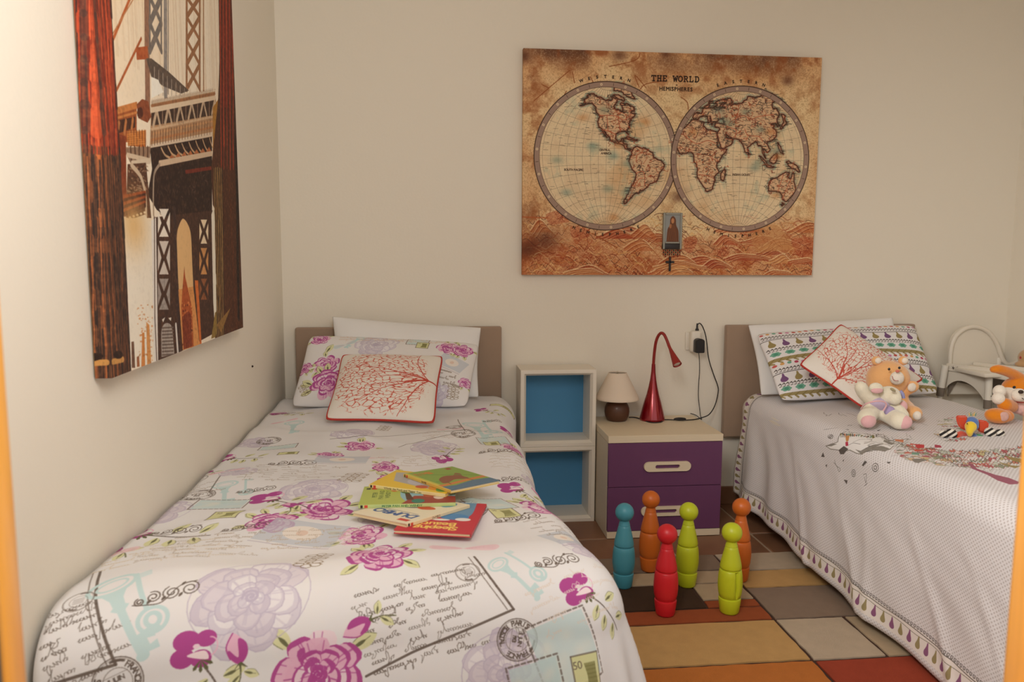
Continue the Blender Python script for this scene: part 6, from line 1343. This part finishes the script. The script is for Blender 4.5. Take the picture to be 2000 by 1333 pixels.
# ================================================================== HIGH CHAIR behind the right bed
CH = mat('white_moulded_plastic', (229, 221, 207), .4); CHL = mat('white_leg', (232, 226, 214), .35); GSL = mat('grey_sleeve', (126, 114, 102), .6)
yh = -.075
t = thing('high_chair', 'white plastic high chair with arched back, behind the right bed', 'high chair', (at(1905, 760, y=yh)[0], yh-.1, 0))
P = [at(x, y, y=yh) for x, y in spline([(1850, 770), (1851, 715), (1853, 680), (1862, 655), (1880, 640), (1898, 636), (1916, 640), (1932, 652), (1944, 672), (1950, 690), (1957, 704), (1968, 710), (1990, 709), (1990, 770)], 5)]
bm = bmesh.new(); prism(bm, [(p[0], p[2]) for p in P], 'y', yh-.004, yh+.008); bmesh_obj('backrest', bm, CH, t, 50)
tube('backrest_rim', [np.array(p)+[.004, -.010, -.006] for p in P[4:-3]], .0105, CH, t, 12)
yr = lambda x: -.115-.0022*(x-1847)
def hexa(name, Q, off, m, parent, bev=.004):
    bm = bmesh.new(); a = [bm.verts.new(q) for q in Q]; b = [bm.verts.new(np.array(q)+off) for q in Q]; n = len(Q)
    bm.faces.new(a); bm.faces.new(b[::-1])
    for i in range(n): bm.faces.new((a[i], b[i], b[(i+1) % n], a[(i+1) % n]))
    if bev: bmesh.ops.bevel(bm, geom=list(bm.edges), offset=bev, segments=2, affect='EDGES')
    return bmesh_obj(name, bm, m, parent, 45)
B4 = [at(x, y, y=yr(x)) for x, y in ((1847, 710), (1980, 725), (1980, 746), (1849, 725))]
hexa('side_rail', B4, (.014, .012, 0), CH, t); hexa('side_rail', [np.array(q)+[.16, .03, 0] for q in B4], (.014, .012, 0), CH, t)
box('seat', 3.13, 3.47, -.36, -.09, .668, .688, CH, t, .006)
St = Art(.05, .02, 2000, (229, 221, 207))
for x_ in (.014, .036): St.circ(x_, .010, .004, .004, (90, 80, 72)); [St.line([(x_, .010), (x_+.008*math.cos(a), .010+.008*math.sin(a))], .0018, (90, 80, 72)) for a in np.arange(.3, 6.3, 1.05)]
B4 = [np.array(q) for q in B4]; u_ = B4[1]-B4[0]; u_ /= np.linalg.norm(u_); dn = B4[3]-B4[0]; dn /= np.linalg.norm(dn); nv = np.cross(u_, dn); nv /= np.linalg.norm(nv); nv = nv if nv[1] < 0 else -nv
o_ = B4[0]+u_*.022+dn*.007+nv*.0012
mesh_obj('sticker', [o_+dn*.024, o_+dn*.024+u_*.048, o_+u_*.048, o_], [(0, 1, 2, 3)], art_mat('sticker_print', St, .5), t, None, [(0, 0), (1, 0), (1, 1), (0, 1)])
arc = [(1843, 770), (1848, 758), (1857, 749), (1868, 744.5), (1880, 745), (1892, 750), (1902, 757), (1912, 768), (1920, 780), (1926, 800)]
hexa('side_panel', [at(x, y, y=yr(x)+.006) for x, y in list(spline(arc, 3))+[(1938, 800), (1938, 732), (1849, 718)]], (.006, .006, 0), CH, t, 0)
hexa('seat_pan', [np.array(at(x, y, y=-.092)) for x, y in [(1852, 775), (1862, 757), (1870, 747), (1895, 752), (1925, 770), (1960, 800), (1985, 800), (1985, 740), (1855, 740)]], (0, .008, 0), GSL, t, 0)
def leg(p, q, f=.17):
    p, q = np.array(p), np.array(q); d = q-p
    tube('leg', [p, p+d*f], .0155, CHL, t, 14); tube('leg_sleeve', [p+d*f, p+d*(f+.06)], .017, GSL, t, 14); tube('lower_leg', [p+d*(f+.06), q], .0125, CHL, t, 12)
pa_, pb2 = np.array(at(1846, 714, y=-.135)), np.array(at(1832, 757, y=-.125)); s_ = .16
leg(pa_, [pa_[0]+(pb2[0]-pa_[0])*2.0, -.09, 0], (pa_[2]-pb2[2])/pa_[2])
l2 = np.array(at(1932, 733, y=yr(1932)-.004)); leg(l2, [l2[0]-.01, l2[1]-.03, 0], .17)
ell('rivet', l2+[.002, -.020, -.095], (.003, .002, .003), GSL, t, sub=2)
for x_, y_ in ((3.44, -.07), (3.45, -.36)): leg((x_-.02, y_, .72), (x_, y_, 0))
bpy.context.view_layer.update()
